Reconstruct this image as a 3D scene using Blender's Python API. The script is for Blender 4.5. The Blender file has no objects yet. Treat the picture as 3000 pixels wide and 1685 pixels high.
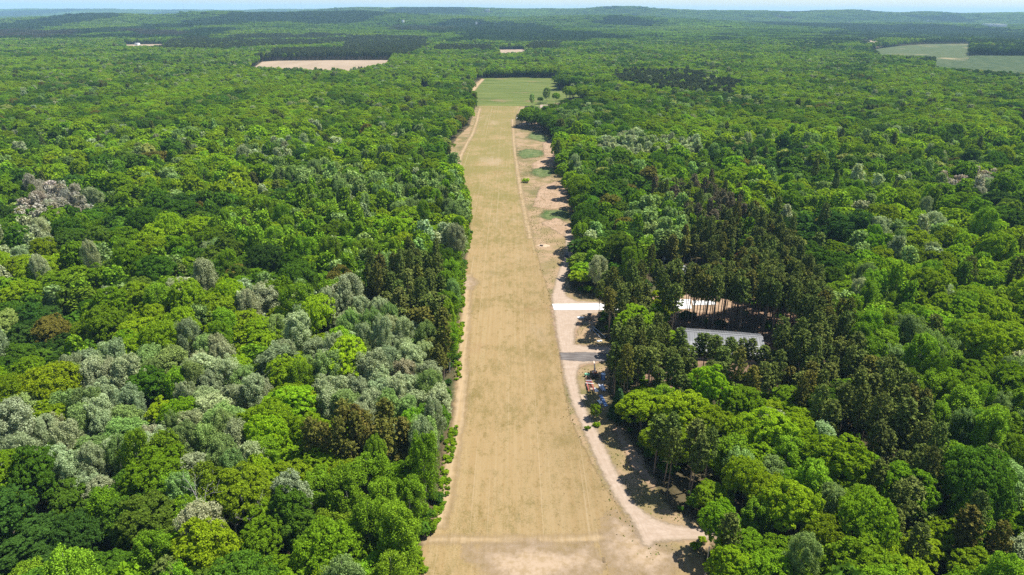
import bpy, math, random
import numpy as np
from mathutils import Matrix, Vector, Euler

RNG = np.random.default_rng(11)
random.seed(5)
scene = bpy.context.scene
COL = scene.collection
sm = lambda a, b, v: (lambda t: t * t * (3 - 2 * t))(np.clip((v - a) / (b - a), 0, 1))

# ------------------------------------------------------------------ camera
H, FPX = 115.0, 683.0
PITCH, ROLL = math.radians(22.0), math.radians(0.3)
fw = np.array([0, math.cos(PITCH), -math.sin(PITCH)])
rt0 = np.array([1.0, 0, 0]); up0 = np.cross(rt0, fw)
RT = math.cos(ROLL) * rt0 + math.sin(ROLL) * up0
UP = -math.sin(ROLL) * rt0 + math.cos(ROLL) * up0
KD = 1024 / 2576.0                       # photo read at 2576 px wide

cam_d = bpy.data.cameras.new('camera'); cam = bpy.data.objects.new('camera', cam_d); COL.objects.link(cam)
cam_d.sensor_width = 36; cam_d.lens = 36 * FPX / 1024; cam_d.clip_start = 1; cam_d.clip_end = 60000
M = Matrix(((RT[0], UP[0], -fw[0]), (RT[1], UP[1], -fw[1]), (RT[2], UP[2], -fw[2])))
cam.matrix_world = Matrix.Translation((0, 0, H)) @ M.to_4x4()
scene.camera = cam

def G(x, y, z=0.0):
    """ground position (on the level z) of a point read in the photo"""
    d = RT * (x * KD - 512) + UP * (287.5 - y * KD) + fw * FPX
    t = (z - H) / d[2]
    return (d[0] * t, d[1] * t)
def GP(pts, z=0.0): return [G(x, y, z) for x, y in pts]
def project(P):
    q = np.asarray(P, float) - np.array([0, 0, H])
    de = q @ fw
    return np.stack([(512 + FPX * (q @ RT) / de) / KD, (287.5 - FPX * (q @ UP) / de) / KD], -1), de

def pip(poly, X, Y):
    poly = np.asarray(poly, float); n = len(poly); inside = np.zeros(X.shape, bool); j = n - 1
    for i in range(n):
        xi, yi = poly[i]; xj, yj = poly[j]
        c = ((yi > Y) != (yj > Y)) & (X < (xj - xi) * (Y - yi) / ((yj - yi) + 1e-12) + xi)
        inside ^= c; j = i
    return inside
def sdist(poly, X, Y):
    """signed distance to a polygon's border, positive inside"""
    poly = np.asarray(poly, float); d = np.full(X.shape, 1e9)
    for i in range(len(poly)):
        a = poly[i]; b = poly[(i + 1) % len(poly)]; ab = b - a
        t = np.clip(((X - a[0]) * ab[0] + (Y - a[1]) * ab[1]) / (ab @ ab + 1e-9), 0, 1)
        d = np.minimum(d, np.hypot(X - a[0] - t * ab[0], Y - a[1] - t * ab[1]))
    return np.where(pip(poly, X, Y), d, -d)

_T = np.random.default_rng(3).random((256, 256))
def vnoise(x, y):
    x = np.asarray(x, float); y = np.asarray(y, float)
    xi = np.floor(x).astype(int); yi = np.floor(y).astype(int); fx = x - xi; fy = y - yi
    fx = fx * fx * (3 - 2 * fx); fy = fy * fy * (3 - 2 * fy)
    t = lambda a, b: _T[a % 256, b % 256]
    return (t(xi, yi) * (1 - fx) + t(xi + 1, yi) * fx) * (1 - fy) + (t(xi, yi + 1) * (1 - fx) + t(xi + 1, yi + 1) * fx) * fy
def fbm(x, y, o=4): return sum(vnoise(x * 2 ** k + 17 * k, y * 2 ** k + 31 * k) / 2 ** (k + 1) for k in range(o)) / (1 - 2.0 ** -o)

# ------------------------------------------------------------------ terrain
def prof(*p): return np.array([a for a, b in p], float), np.array([b for a, b in p], float)
R1 = prof((-900, 60), (-400, 62), (0, 51), (60, 43), (200, 35), (270, 33), (400, 39), (520, 34), (620, 31), (760, 29), (900, 28), (1000, 31), (1150, 40), (1300, 44), (1500, 43), (1700, 47), (1900, 54), (2100, 57), (2300, 62), (2576, 60), (3500, 60))
R2 = prof((-900, 44), (500, 42), (700, 34), (859, 23), (1009, 20.5), (1152, 21), (1279, 21.5), (1342, 22.5), (1425, 21.5), (1490, 20), (1536, 17.5), (1590, 19.5), (1626, 23.5), (1718, 25.5), (1840, 26.5), (1992, 29.8), (2100, 29), (2151, 26.5), (2218, 31), (2256, 34), (2275, 31.5), (2327, 27.5), (2400, 32), (2576, 34.5), (3500, 37))
R3 = prof((-900, 19), (0, 20.3), (430, 23), (900, 22.5), (1300, 23), (1700, 28), (2576, 38), (3500, 43))
def terrain(x, y):
    x = np.asarray(x, float); y = np.asarray(y, float)
    yy = np.maximum(y, 1.0)
    X = 1288 + 1718 / math.cos(PITCH) * np.clip(x / yy, -1.4, 1.4)
    hor = 29.1 + (X - 1288) * 0.00524
    zt = lambda r, D: H + (hor - np.interp(X, *r)) * D / 1998.0 - 17
    z1 = zt(R1, 5200.); z2 = zt(R2, 8200.); z3 = zt(R3, 14000.)
    yw = yy * (1 + 0.10 * (fbm(x / 2600 + 5, yy / 5200) - .5))
    z = np.zeros(x.shape)
    knots = [(2600, 0 * z), (4100, .30 * z1), (5200, z1), (6500, np.minimum(z1, z2) - 24), (8200, z2), (10600, np.minimum(z2, z3) - 30), (14000, z3), (27000, z3 * 0 + 60)]
    for (a, za), (b, zb) in zip(knots[:-1], knots[1:]):
        z = np.where((yw >= a) & (yw <= b), za + (zb - za) * sm(a, b, yw), z)
    z = np.where(yw > 27000, 60, z)
    amp = sm(2300, 4500, yy)
    z = z + amp * 44 * (fbm(x / 700 + 9, yy / 1000 + 3, 3) - .5)
    z = z + sm(1500, 2100, yy) * (1 - amp) * 5 * (fbm(x / 500, yy / 500 + 8, 2) - .4)
    # low rise under the orchard to the east
    z = z + 13 * np.exp(-((x - 1650) / 520) ** 2 - ((yy - 2450) / 520) ** 2)
    return z

# ------------------------------------------------------------------ helpers: mesh, materials
def link(o, parent=None):
    COL.objects.link(o)
    if parent is not None: o.parent = parent
    return o
def mesh_np(name, V, Fq, mats=(), midx=None, smooth=False):
    """V (n,3), Fq (m,k) all faces with k corners (or list of such)"""
    me = bpy.data.meshes.new(name)
    V = np.asarray(V, np.float32)
    Fs = Fq if isinstance(Fq, list) else [Fq]
    Fs = [np.asarray(f, np.int32) for f in Fs if len(f)]
    loops = np.concatenate([f.ravel() for f in Fs]); tot = np.concatenate([np.full(len(f), f.shape[1], np.int32) for f in Fs])
    me.vertices.add(len(V)); me.vertices.foreach_set('co', V.ravel())
    me.loops.add(len(loops)); me.loops.foreach_set('vertex_index', loops)
    me.polygons.add(len(tot)); me.polygons.foreach_set('loop_start', np.concatenate([[0], np.cumsum(tot)[:-1]]).astype(np.int32))
    for m in mats: me.materials.append(m)
    if midx is not None: me.polygons.foreach_set('material_index', np.asarray(midx, np.int32))
    me.update(calc_edges=True)
    if smooth: me.polygons.foreach_set('use_smooth', np.ones(len(tot), bool))
    me.validate()
    return me
def tag(o, label=None, cat=None, group=None, kind=None):
    if label: o['label'] = label
    if cat: o['category'] = cat
    if group: o['group'] = group
    if kind: o['kind'] = kind
    return o

class NT:
    def __init__(s, name):
        s.m = bpy.data.materials.new(name); s.m.use_nodes = True; s.t = s.m.node_tree; s.t.nodes.clear()
        s.out = s.t.nodes.new('ShaderNodeOutputMaterial')
    def n(s, typ, **kw):
        nd = s.t.nodes.new(typ)
        for k, v in kw.items():
            if k.startswith('i_'):
                key = k[2:]; key = int(key) if key.isdigit() else key.replace('_', ' ')
                if hasattr(v, 'is_output') or isinstance(v, bpy.types.NodeSocket): s.t.links.new(v, nd.inputs[key])
                else: nd.inputs[key].default_value = v
            else: setattr(nd, k, v)
        return nd
    def link(s, a, b): s.t.links.new(a, b)
    def mix(s, fac, a, b, blend='MIX'):
        nd = s.t.nodes.new('ShaderNodeMix'); nd.data_type = 'RGBA'; nd.blend_type = blend
        for sock, v in ((nd.inputs[0], fac), (nd.inputs[6], a), (nd.inputs[7], b)):
            if isinstance(v, bpy.types.NodeSocket): s.t.links.new(v, sock)
            elif isinstance(v, (int, float)): sock.default_value = v
            else: sock.default_value = (*v[:3], 1)
        return nd.outputs[2]
    def math(s, op, a, b=0.0, c=0.0, clamp=False):
        nd = s.t.nodes.new('ShaderNodeMath'); nd.operation = op; nd.use_clamp = clamp
        for i, v in enumerate((a, b, c)):
            if isinstance(v, bpy.types.NodeSocket): s.t.links.new(v, nd.inputs[i])
            else: nd.inputs[i].default_value = v
        return nd.outputs[0]
    def ramp(s, v, lo, hi):
        nd = s.n('ShaderNodeMapRange', interpolation_type='SMOOTHSTEP'); s.t.links.new(v, nd.inputs[0])
        nd.inputs[1].default_value = lo; nd.inputs[2].default_value = hi
        return nd.outputs[0]
    def pos(s): return s.n('ShaderNodeNewGeometry').outputs['Position']
    def noise(s, vec, scale, detail=4.0, stretch=None, rough=.6):
        if stretch is not None:
            mp = s.n('ShaderNodeMapping'); s.t.links.new(vec, mp.inputs[0]); mp.inputs['Scale'].default_value = stretch; vec = mp.outputs[0]
        nd = s.n('ShaderNodeTexNoise'); s.t.links.new(vec, nd.inputs['Vector']); nd.inputs['Scale'].default_value = scale
        nd.inputs['Detail'].default_value = detail; nd.inputs['Roughness'].default_value = rough
        return nd.outputs[0]
    def surf(s, sh): s.t.links.new(sh, s.out.inputs[0]); return s.m

def simple(name, col, rough=.6, metal=0.0, var=.12, scale=3.0, spec=.4):
    t = NT(name); p = t.n('ShaderNodeBsdfPrincipled')
    tc = t.n('ShaderNodeTexCoord').outputs['Object']
    nz = t.noise(tc, scale, 5)
    c = t.mix(t.ramp(nz, .35, .7), [v * (1 - var) for v in col], [min(1, v * (1 + var)) for v in col])
    t.link(c, p.inputs['Base Color']); p.inputs['Roughness'].default_value = rough; p.inputs['Metallic'].default_value = metal
    p.inputs['Specular IOR Level'].default_value = spec
    return t.surf(p.outputs[0])

def leaf_material(name, trans=.38, rand=.35, fallback=None):
    t = NT(name)
    at = t.n('ShaderNodeAttribute', attribute_type='INSTANCER', attribute_name='tint')
    geo = t.n('ShaderNodeNewGeometry')
    r = t.math('MULTIPLY_ADD', geo.outputs['Random Per Island'], 2 * rand, 1 - rand)
    va = t.n('ShaderNodeAttribute', attribute_type='GEOMETRY', attribute_name='var')
    r = t.math('MULTIPLY', r, t.math('ADD', va.outputs['Fac'], 1.0))
    c = t.mix(1.0, at.outputs['Color'], (1, 1, 1), 'MULTIPLY')
    sc = t.n('ShaderNodeVectorMath', operation='SCALE'); t.link(c, sc.inputs[0]); t.link(r, sc.inputs['Scale'])
    d = t.n('ShaderNodeBsdfDiffuse'); t.link(sc.outputs[0], d.inputs[0])
    tr = t.n('ShaderNodeBsdfTranslucent')
    tc = t.mix(1.0, sc.outputs[0], (1.15, 1.1, .55), 'MULTIPLY'); t.link(tc, tr.inputs[0])
    mx = t.n('ShaderNodeMixShader', i_0=trans); t.link(d.outputs[0], mx.inputs[1]); t.link(tr.outputs[0], mx.inputs[2])
    return t.surf(mx.outputs[0])

M_LEAF = leaf_material('broad_leaves', .42, .30)
M_POP = leaf_material('poplar_leaves', .34, .50)
M_NEEDLE = leaf_material('pine_needles', .12, .40)
M_BARK = simple('bark', (.13, .105, .08), .95, var=.3, scale=2)
M_PALEBARK = simple('pale_bark', (.33, .32, .27), .9, var=.25, scale=2)
M_PINEBARK = simple('pine_bark', (.20, .145, .105), .95, var=.3, scale=1.5)

# ------------------------------------------------------------------ foliage prototypes
def unit(v): return v / (np.linalg.norm(v, axis=-1, keepdims=True) + 1e-9)
def sphere_dirs(rng, n): return unit(rng.normal(size=(n, 3)))
def quads(rng, C, N, size, aspect=1.0, jitter=.7):
    """one small leaf-clump quad at each centre, facing roughly along N"""
    n = len(C); nn = unit(N + jitter * rng.normal(size=(n, 3)))
    a = unit(np.cross(nn, rng.normal(size=(n, 3)))); b = np.cross(nn, a)
    s = (size * (0.65 + .7 * rng.random(n)))[:, None]
    a = a * s * .5; b = b * s * .5 * aspect
    bend = nn * s * .14
    V = np.stack([C - a - b * .6, C + a * .75 - b - bend, C + a + b * .7, C - a * .7 + b - bend], 1).reshape(-1, 3)
    return V, np.arange(4 * n).reshape(n, 4)
def tube(pts, rad, seg=6):
    pts = np.asarray(pts, float); V = []; F = []
    for i, p in enumerate(pts):
        d = unit(pts[min(i + 1, len(pts) - 1)] - pts[max(i - 1, 0)])
        a = unit(np.cross(d, [0.3, 1, .2] if abs(d[1]) < .9 else [1, 0, 0])); b = np.cross(d, a)
        for k in range(seg):
            t = 2 * math.pi * k / seg; V.append(p + rad[i] * (math.cos(t) * a + math.sin(t) * b))
    for i in range(len(pts) - 1):
        for k in range(seg):
            F.append((i * seg + k, i * seg + (k + 1) % seg, (i + 1) * seg + (k + 1) % seg, (i + 1) * seg + k))
    return np.array(V), np.array(F)
def join(parts):
    V = []; F = []; o = 0
    for v, f in parts:
        V.append(v); F.append(np.asarray(f) + o); o += len(v)
    return np.concatenate(V), np.concatenate(F)

def broad_crown(seed, R=5.6, top=20.0, base=6.5, nlobe=34, nq=23000, qs=.275):
    r = np.random.default_rng(seed)
    cz = base + (top - base) * .46; hz_up = top - cz - 1.0; hz_dn = cz - base
    sx, sy = R * r.uniform(.88, 1.08), R * r.uniform(.88, 1.08)
    L = []
    for k in range(nlobe):
        u = (k + .5) / nlobe
        el = math.asin(np.clip(1 - 1.55 * u, -1, 1)); az = k * 2.39996 + r.normal() * .25
        f = r.uniform(.60, .86)
        c = np.array([sx * math.cos(el) * math.cos(az) * f, sy * math.cos(el) * math.sin(az) * f, cz + (hz_up if el > 0 else hz_dn) * math.sin(el) * f + r.normal() * .35])
        L.append((c, R * r.uniform(.24, .40)))
    Lc = np.array([c for c, _ in L]); Lr = np.array([q for _, q in L])
    per = 13; nsub = nlobe * per; ii = np.repeat(np.arange(nlobe), per)
    outw = unit(Lc[ii] - np.array([0, 0, cz - 1.5])); sd_ = unit(sphere_dirs(r, nsub) + outw * .75 + np.array([0, 0, .30]))
    SC = Lc[ii] + sd_ * (Lr[ii] * r.uniform(.80, 1.08, nsub))[:, None] * np.array([1.08, 1.08, .85]); SR = R * r.uniform(.075, .15, nsub)
    m = max(4, nq // nsub); jj = np.repeat(np.arange(nsub), m); dd = sphere_dirs(r, nsub * m); dd = unit(dd + sd_[jj] * .8 + np.array([0, 0, .25]))
    C = SC[jj] + dd * (SR[jj] * (.55 + .5 * r.random(nsub * m)))[:, None]; d = unit(dd + sd_[jj] * .5)
    deep = np.zeros(len(C), bool)
    for c, q in L: deep |= (np.linalg.norm(C - c, axis=1) < q * .55)
    C, d = C[~deep], d[~deep]
    parts = [quads(r, C, d, qs)]
    ni = 420
    Ci = sphere_dirs(r, ni) * np.array([sx, sy, (hz_up + hz_dn) / 2]) * (.55 * r.random((ni, 1)) ** .4) + np.array([0, 0, cz])
    parts.append(quads(r, Ci, sphere_dirs(r, ni), 1.1))
    return join(parts)
def broad_trunk(seed, top=20.0, base=6.5, R=5.6):
    r = np.random.default_rng(seed + 900); hh = base + 2.5
    parts = [tube([(0, 0, -.4), (r.normal() * .1, r.normal() * .1, hh * .5), (r.normal() * .25, r.normal() * .25, hh), (0, 0, top * .8)], [.36, .27, .22, .06])]
    for k in range(7):
        az = k * 2.4 + r.random(); z0 = base * .7 + r.random() * 3.5; e = r.uniform(.45, .75) * R
        parts.append(tube([(0, 0, z0), (math.cos(az) * e * .5, math.sin(az) * e * .5, z0 + 2.2), (math.cos(az) * e, math.sin(az) * e, z0 + 4.6)], [.14, .09, .03], 5))
    return join(parts)
def poplar_crown(seed, R=3.3, top=19.5, base=5.5, nq=19000, qs=.235):
    r = np.random.default_rng(seed); parts = []
    nb = 64; tot = nq // nb
    for k in range(nb):
        u = (k + .5) / nb; z0 = base + (top - base) * (u ** .9) * .93
        pr = R * (math.sin(math.pi * (0.20 + .74 * u)) ** .6) * r.uniform(.78, 1.2)
        az = k * 2.39996 + r.normal() * .3; e = pr * r.uniform(.55, .95)
        c = np.array([math.cos(az) * e, math.sin(az) * e, z0 + e * .55])
        q = r.uniform(.75, 1.55) * (1.25 - .45 * u)
        d = sphere_dirs(r, tot); C = c + d * q * (.35 + .65 * r.random((tot, 1)) ** .6) * np.array([.9, .9, 1.3])
        parts.append(quads(r, C, d + np.array([0, 0, .35]), qs, .8, .9))
    return join(parts)
def poplar_trunk(seed, top=19.5, base=5.5, R=3.3):
    r = np.random.default_rng(seed + 77)
    parts = [tube([(0, 0, -.4), (r.normal() * .2, r.normal() * .2, 9), (0, 0, top * .93)], [.24, .17, .04], 6)]
    for k in range(12):
        az = k * 2.4; z0 = base + k * .8; e = R * .75 * (1 - k / 16)
        parts.append(tube([(0, 0, z0), (math.cos(az) * e, math.sin(az) * e, z0 + e * 1.1)], [.06, .02], 4))
    return join(parts)
def pine_crown(seed, R=2.3, top=22.0, base=11.5, qs=.55, dense=1.0):
    r = np.random.default_rng(seed); Cs = []; Ns = []
    lev = int((top - base) / .72)
    for i in range(lev):
        u = i / (lev - 1); z = base + (top - base - .5) * u
        rr = R * (1.0 - u) ** .40 * (.5 + .5 * min(1, u * 3.2 + .25)) + .22
        nb = r.integers(5, 8)
        for k in range(nb):
            az = k * 2 * math.pi / nb + i * .9 + r.normal() * .2; L = rr * r.uniform(.65, 1.15)
            for f in ((1.0, .62) if L > .9 else (1.0,)):
                c = np.array([math.cos(az) * L * f, math.sin(az) * L * f, z + .28 * L * f + r.normal() * .12])
                n = int((22 if f == 1.0 else 16) * dense); d = sphere_dirs(r, n)
                Cs.append(c + d * np.array([.55, .55, .36]) * (.3 + .7 * r.random((n, 1)))); Ns.append(d + np.array([0, 0, .5]))
    return quads(r, np.concatenate(Cs), np.concatenate(Ns), qs, .42, .8)
def pine_trunk(seed, top=22.0, base=11.5):
    r = np.random.default_rng(seed + 5)
    parts = [tube([(0, 0, -.4), (r.normal() * .12, r.normal() * .12, 10), (0, 0, top - .6)], [.21, .16, .04], 6)]
    for k in range(14):
        az = k * 2.4; z0 = base - 5.5 + k * .5; e = r.uniform(.5, 1.5)
        parts.append(tube([(0, 0, z0), (math.cos(az) * e, math.sin(az) * e, z0 + .1)], [.035, .012], 3))
    return join(parts)
def spruce_crown(seed, R=2.6, top=13.0, base=.8):
    r = np.random.default_rng(seed); Cs = []; Ns = []
    lev = 26
    for i in range(lev):
        u = i / (lev - 1); z = base + (top - base) * u; rr = R * (1 - u) ** .85 + .12; nb = 9
        for k in range(nb):
            az = k * 2 * math.pi / nb + i * .7 + r.normal() * .12
            for f in np.linspace(.35, 1, max(2, int(rr * 2.2))):
                c = np.array([math.cos(az) * rr * f, math.sin(az) * rr * f, z - .18 * rr * f])
                n = 9; d = sphere_dirs(r, n); Cs.append(c + d * np.array([.34, .34, .16])); Ns.append(d * .5 + np.array([math.cos(az) * .4, math.sin(az) * .4, .8]))
    return quads(r, np.concatenate(Cs), np.concatenate(Ns), .42, .5, .5)
def bush_crown(seed, R=1.3, top=2.2, nq=900, qs=.28):
    r = np.random.default_rng(seed); Cs = []; Ns = []
    for k in range(9):
        c = np.array([r.normal() * R * .42, r.normal() * R * .42, top * r.uniform(.3, .75)]); q = R * r.uniform(.35, .6); n = nq // 9
        d = sphere_dirs(r, n); C = c + d * q * (.4 + .6 * r.random((n, 1))); C[:, 2] = np.maximum(C[:, 2], .08); Cs.append(C); Ns.append(d + np.array([0, 0, .4]))
    return quads(r, np.concatenate(Cs), np.concatenate(Ns), qs)

def proto(name, crown, trunk, mc, mt):
    """crown mesh, trunk mesh, and both in one mesh for the far woods"""
    out = {'crown': mesh_np(name + '_crown', *crown, [mc])}
    if trunk is not None:
        out['trunk'] = mesh_np(name + '_trunk', *trunk, [mt])
        V, F = join([crown, trunk])
        me = mesh_np(name + '_whole', V, F, [mc, mt], np.r_[np.zeros(len(crown[1]), int), np.ones(len(trunk[1]), int)])
    else: me = out['crown']
    out['ob'] = bpy.data.objects.new(name + '_source', me)      # not linked: only the woods' geometry nodes read it
    return out

P_BROAD = []
for k in range(9):
    top, base, R, nl = [(20, 6.5, 5.6, 34), (21, 7, 5.2, 30), (18.5, 6, 6.0, 42), (20, 5.5, 5.0, 26), (19.5, 7, 6.2, 48), (21.5, 7, 5.5, 36), (19, 6, 5.5, 30), (20.5, 6.5, 5.8, 40), (18, 5, 5.2, 28)][k]
    P_BROAD.append(proto('broadleaf', broad_crown(100 + k, R, top, base, nl), broad_trunk(100 + k, top, base, R), M_LEAF, M_BARK))
P_POP = [proto('poplar', poplar_crown(200 + k, *[(3.7, 19.5, 5.5), (4.2, 18.5, 5), (3.4, 20.5, 6.5), (4.4, 18, 5)][k]), poplar_trunk(200 + k), M_POP, M_PALEBARK) for k in range(4)]
P_PINE = [proto('pine', pine_crown(300 + k, *[(2.7, 22, 11.5), (2.9, 21.5, 12.5), (2.5, 22.5, 11), (3.0, 21, 10.5), (2.6, 23, 13)][k]), pine_trunk(300 + k, *[(22, 11.5), (21.5, 12.5), (22.5, 11), (21, 10.5), (23, 13)][k]), M_NEEDLE, M_PINEBARK) for k in range(5)]
P_SPR = [proto('spruce', spruce_crown(400 + k), tube([(0, 0, -.3), (0, 0, 12.3)], [.2, .03]), M_NEEDLE, M_PINEBARK) for k in range(2)]
P_BUSH = [proto('bush', bush_crown(500 + k), None, M_LEAF, None) for k in range(4)]
# coarser trees for the middle distance
P_BROAD_M = [proto('broadleaf_mid', broad_crown(600 + k, 5.4, 19.5, 7, 24, 1500, 1.05), tube([(0, 0, -.4), (0, 0, 14)], [.35, .1], 5), M_LEAF, M_BARK) for k in range(6)]
P_POP_M = [proto('poplar_mid', poplar_crown(620 + k, 3.6, 19, 5.5, 1300, .8), tube([(0, 0, -.4), (0, 0, 15)], [.22, .08], 5), M_POP, M_PALEBARK) for k in range(3)]
P_PINE_M = [proto('pine_mid', pine_crown(640 + k, 2.5, 21, 10, .95, .4), tube([(0, 0, -.4), (0, 0, 19)], [.22, .08], 5), M_NEEDLE, M_PINEBARK) for k in range(3)]

# ------------------------------------------------------------------ open ground and stands, traced on the photo
CLEAR_MAIN = GP([(1040, 2100), (1058, 1490), (1060, 1400), (1066, 1345), (1092, 1318), (1113, 1240), (1128, 1130), (1142, 1060), (1150, 950), (1152, 850), (1160, 770), (1162, 690), (1174, 640), (1180, 580), (1179, 520), (1162, 460), (1138, 435), (1128, 385), (1150, 345), (1180, 318), (1190, 290), (1196, 268), (1180, 256), (1190, 232), (1176, 224), (1192, 212), (1213, 197),
    (1300, 195), (1402, 197), (1404, 224), (1470, 228), (1545, 231), (1520, 238), (1440, 245), (1405, 258), (1385, 272), (1330, 272), (1296, 290), (1298, 322), (1335, 326), (1375, 338), (1400, 358), (1425, 362), (1432, 374), (1398, 392), (1392, 425), (1420, 448), (1424, 480), (1440, 540), (1456, 585), (1452, 625), (1440, 650), (1428, 690), (1440, 735), (1490, 752), (1512, 762), (1508, 785), (1490, 830), (1530, 858), (1556, 880), (1530, 915), (1528, 990), (1545, 1060), (1592, 1135), (1640, 1205), (1690, 1285), (1760, 1312), (1800, 1318), (1830, 1345), (1770, 1385), (1778, 1430), (1785, 1490), (1830, 2100)])
BARN_ANG = math.radians(-9.7)
BARN_C = np.array([76.0, 224.8])
def barn_xy(a, b): return (BARN_C[0] + a * math.cos(BARN_ANG) - b * math.sin(BARN_ANG), BARN_C[1] + a * math.sin(BARN_ANG) + b * math.cos(BARN_ANG))
CLEAR_BARN = [barn_xy(-16.5, -11), barn_xy(17, -11), barn_xy(17, 11), barn_xy(-16.5, 11)]
CLEAR_PADS = GP([(1500, 785), (1500, 752), (1640, 744), (1810, 740), (1900, 750), (1830, 786), (1660, 788)])
CLEAR_SHED = GP([(1640, 735), (1640, 690), (1775, 690), (1775, 735)])
CLEAR_GAP = GP([(1805, 668), (1850, 650), (1885, 668), (1845, 690)])
CLEAR_HOUSE = GP([(1345, 285), (1345, 266), (1402, 266), (1402, 285)])
SHED_XY = [(68.0, 300.0), (92.0, 299.0)]
FIELDS_FAR = {      # far border as read on the ground, near border as read over the tree tops that hide it
    'ploughed_field': ([(660, 156), (700, 153.5), (840, 152), (988, 151.5)], [(975, 160), (880, 172), (760, 172), (690, 170), (600, 168)]),
    'far_field': ([(312, 114), (410, 111.5)], [(418, 116), (318, 118)]),
    'mown_field': ([(1252, 126), (1322, 125.5)], [(1325, 131), (1254, 132)]),
    'orchard_field': ([(2180, 131), (2260, 122.5), (2380, 117), (2438, 117)], [(2440, 136), (2340, 143), (2220, 138)]),
    'vineyard_field': ([(2350, 157), (2450, 145), (2680, 149)], [(2680, 190), (2500, 178), (2350, 166)]),
    'hill_field': ([(2155, 108), (2195, 104.5), (2222, 105)], [(2222, 110), (2160, 113)]),
    'pale_field': ([(1365, 46), (1415, 45)], [(1418, 48), (1366, 49)]),
    'side_field': ([(1058, 221), (1085, 219)], [(1085, 226), (1056, 228)]),
}
FIELDS_FAR = {k: GP(u) + GP(l, 18.0 if G(*u[0])[1] > 1500 else 12.0) for k, (u, l) in FIELDS_FAR.items()}
def on_terrain(px, py):
    d = RT * (px * KD - 512) + UP * (287.5 - py * KD) + fw * FPX
    ys_ = np.geomspace(900, 15000, 3000); P_ = d[None] * (ys_ / d[1])[:, None] + np.array([0, 0, H]); zz = terrain(P_[:, 0], P_[:, 1])
    k = int(np.argmax(P_[:, 2] < zz + 13)); return float(P_[k, 0]), float(P_[k, 1]), float(zz[k])
FAR_B = [(345, 108, 16, 10, 'pale blue-grey farm building by a far tan clearing in the west'), (1226, 27, 70, 40, 'large white building high on the far middle skyline'), (2500, 67, 190, 45, 'very long white warehouse on the far eastern slope'),
    (1961, 40, 22, 14, 'white farm building highest on the far eastern hill'), (2135, 59, 20, 12, 'white farm building below the notched eastern skyline'), (1823, 51, 18, 12, 'small white farm building low on the eastern hill'),
    (2564, 114, 26, 12, 'white roofed farm building above the eastern vineyard'), (1014, 56, 20, 12, 'small white farm building on the middle hill'), (1198, 61, 16, 10, 'tiny pale farm building in the valley north of the strip'), (2334, 54, 18, 12, 'small pale farm building under the easternmost hilltop')]
FAR_BP = [on_terrain(a, b) for a, b, *_ in FAR_B]
OPEN_FARB = [[(x - L_ * .7 - 15, y - 260), (x + L_ * .7 + 15, y - 260), (x + L_ * .7 + 15, y + 40), (x - L_ * .7 - 15, y + 40)] for (a, b, L_, W_, t_), (x, y, z) in zip(FAR_B, FAR_BP)]
OPEN = [CLEAR_MAIN, CLEAR_BARN, CLEAR_PADS, CLEAR_SHED, CLEAR_GAP, CLEAR_HOUSE] + list(FIELDS_FAR.values()) + OPEN_FARB
# sightlines that stay open in the photo: a tree whose crown would stand in one of these was not there
SIGHT = [
    [(1702, 828), (1820, 838), (1928, 856), (1945, 880), (1935, 886), (1860, 862), (1800, 860), (1728, 866)],
    [(1655, 752), (1800, 756), (1800, 778), (1655, 780)],
    [(1395, 762), (1512, 762), (1512, 784), (1395, 784)],
    [(1790, 778), (1960, 790), (1960, 830), (1700, 825), (1700, 785)],
    [(1440, 840), (1540, 865), (1530, 930), (1528, 1020), (1500, 1060), (1440, 1060)],
    [(1820, 630), (1855, 630), (1850, 655), (1815, 655)],
    [(1660, 676), (1705, 676), (1705, 690), (1660, 690)],
    [(1366, 264), (1396, 264), (1396, 276), (1366, 276)],
    [(1500, 785), (1552, 868), (1500, 868), (1455, 800)],
    [(1470, 1040), (1533, 1045), (1578, 1130), (1630, 1205), (1685, 1290), (1700, 1316), (1792, 1328), (1792, 1520), (1560, 1520), (1560, 1180)],
]
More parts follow.
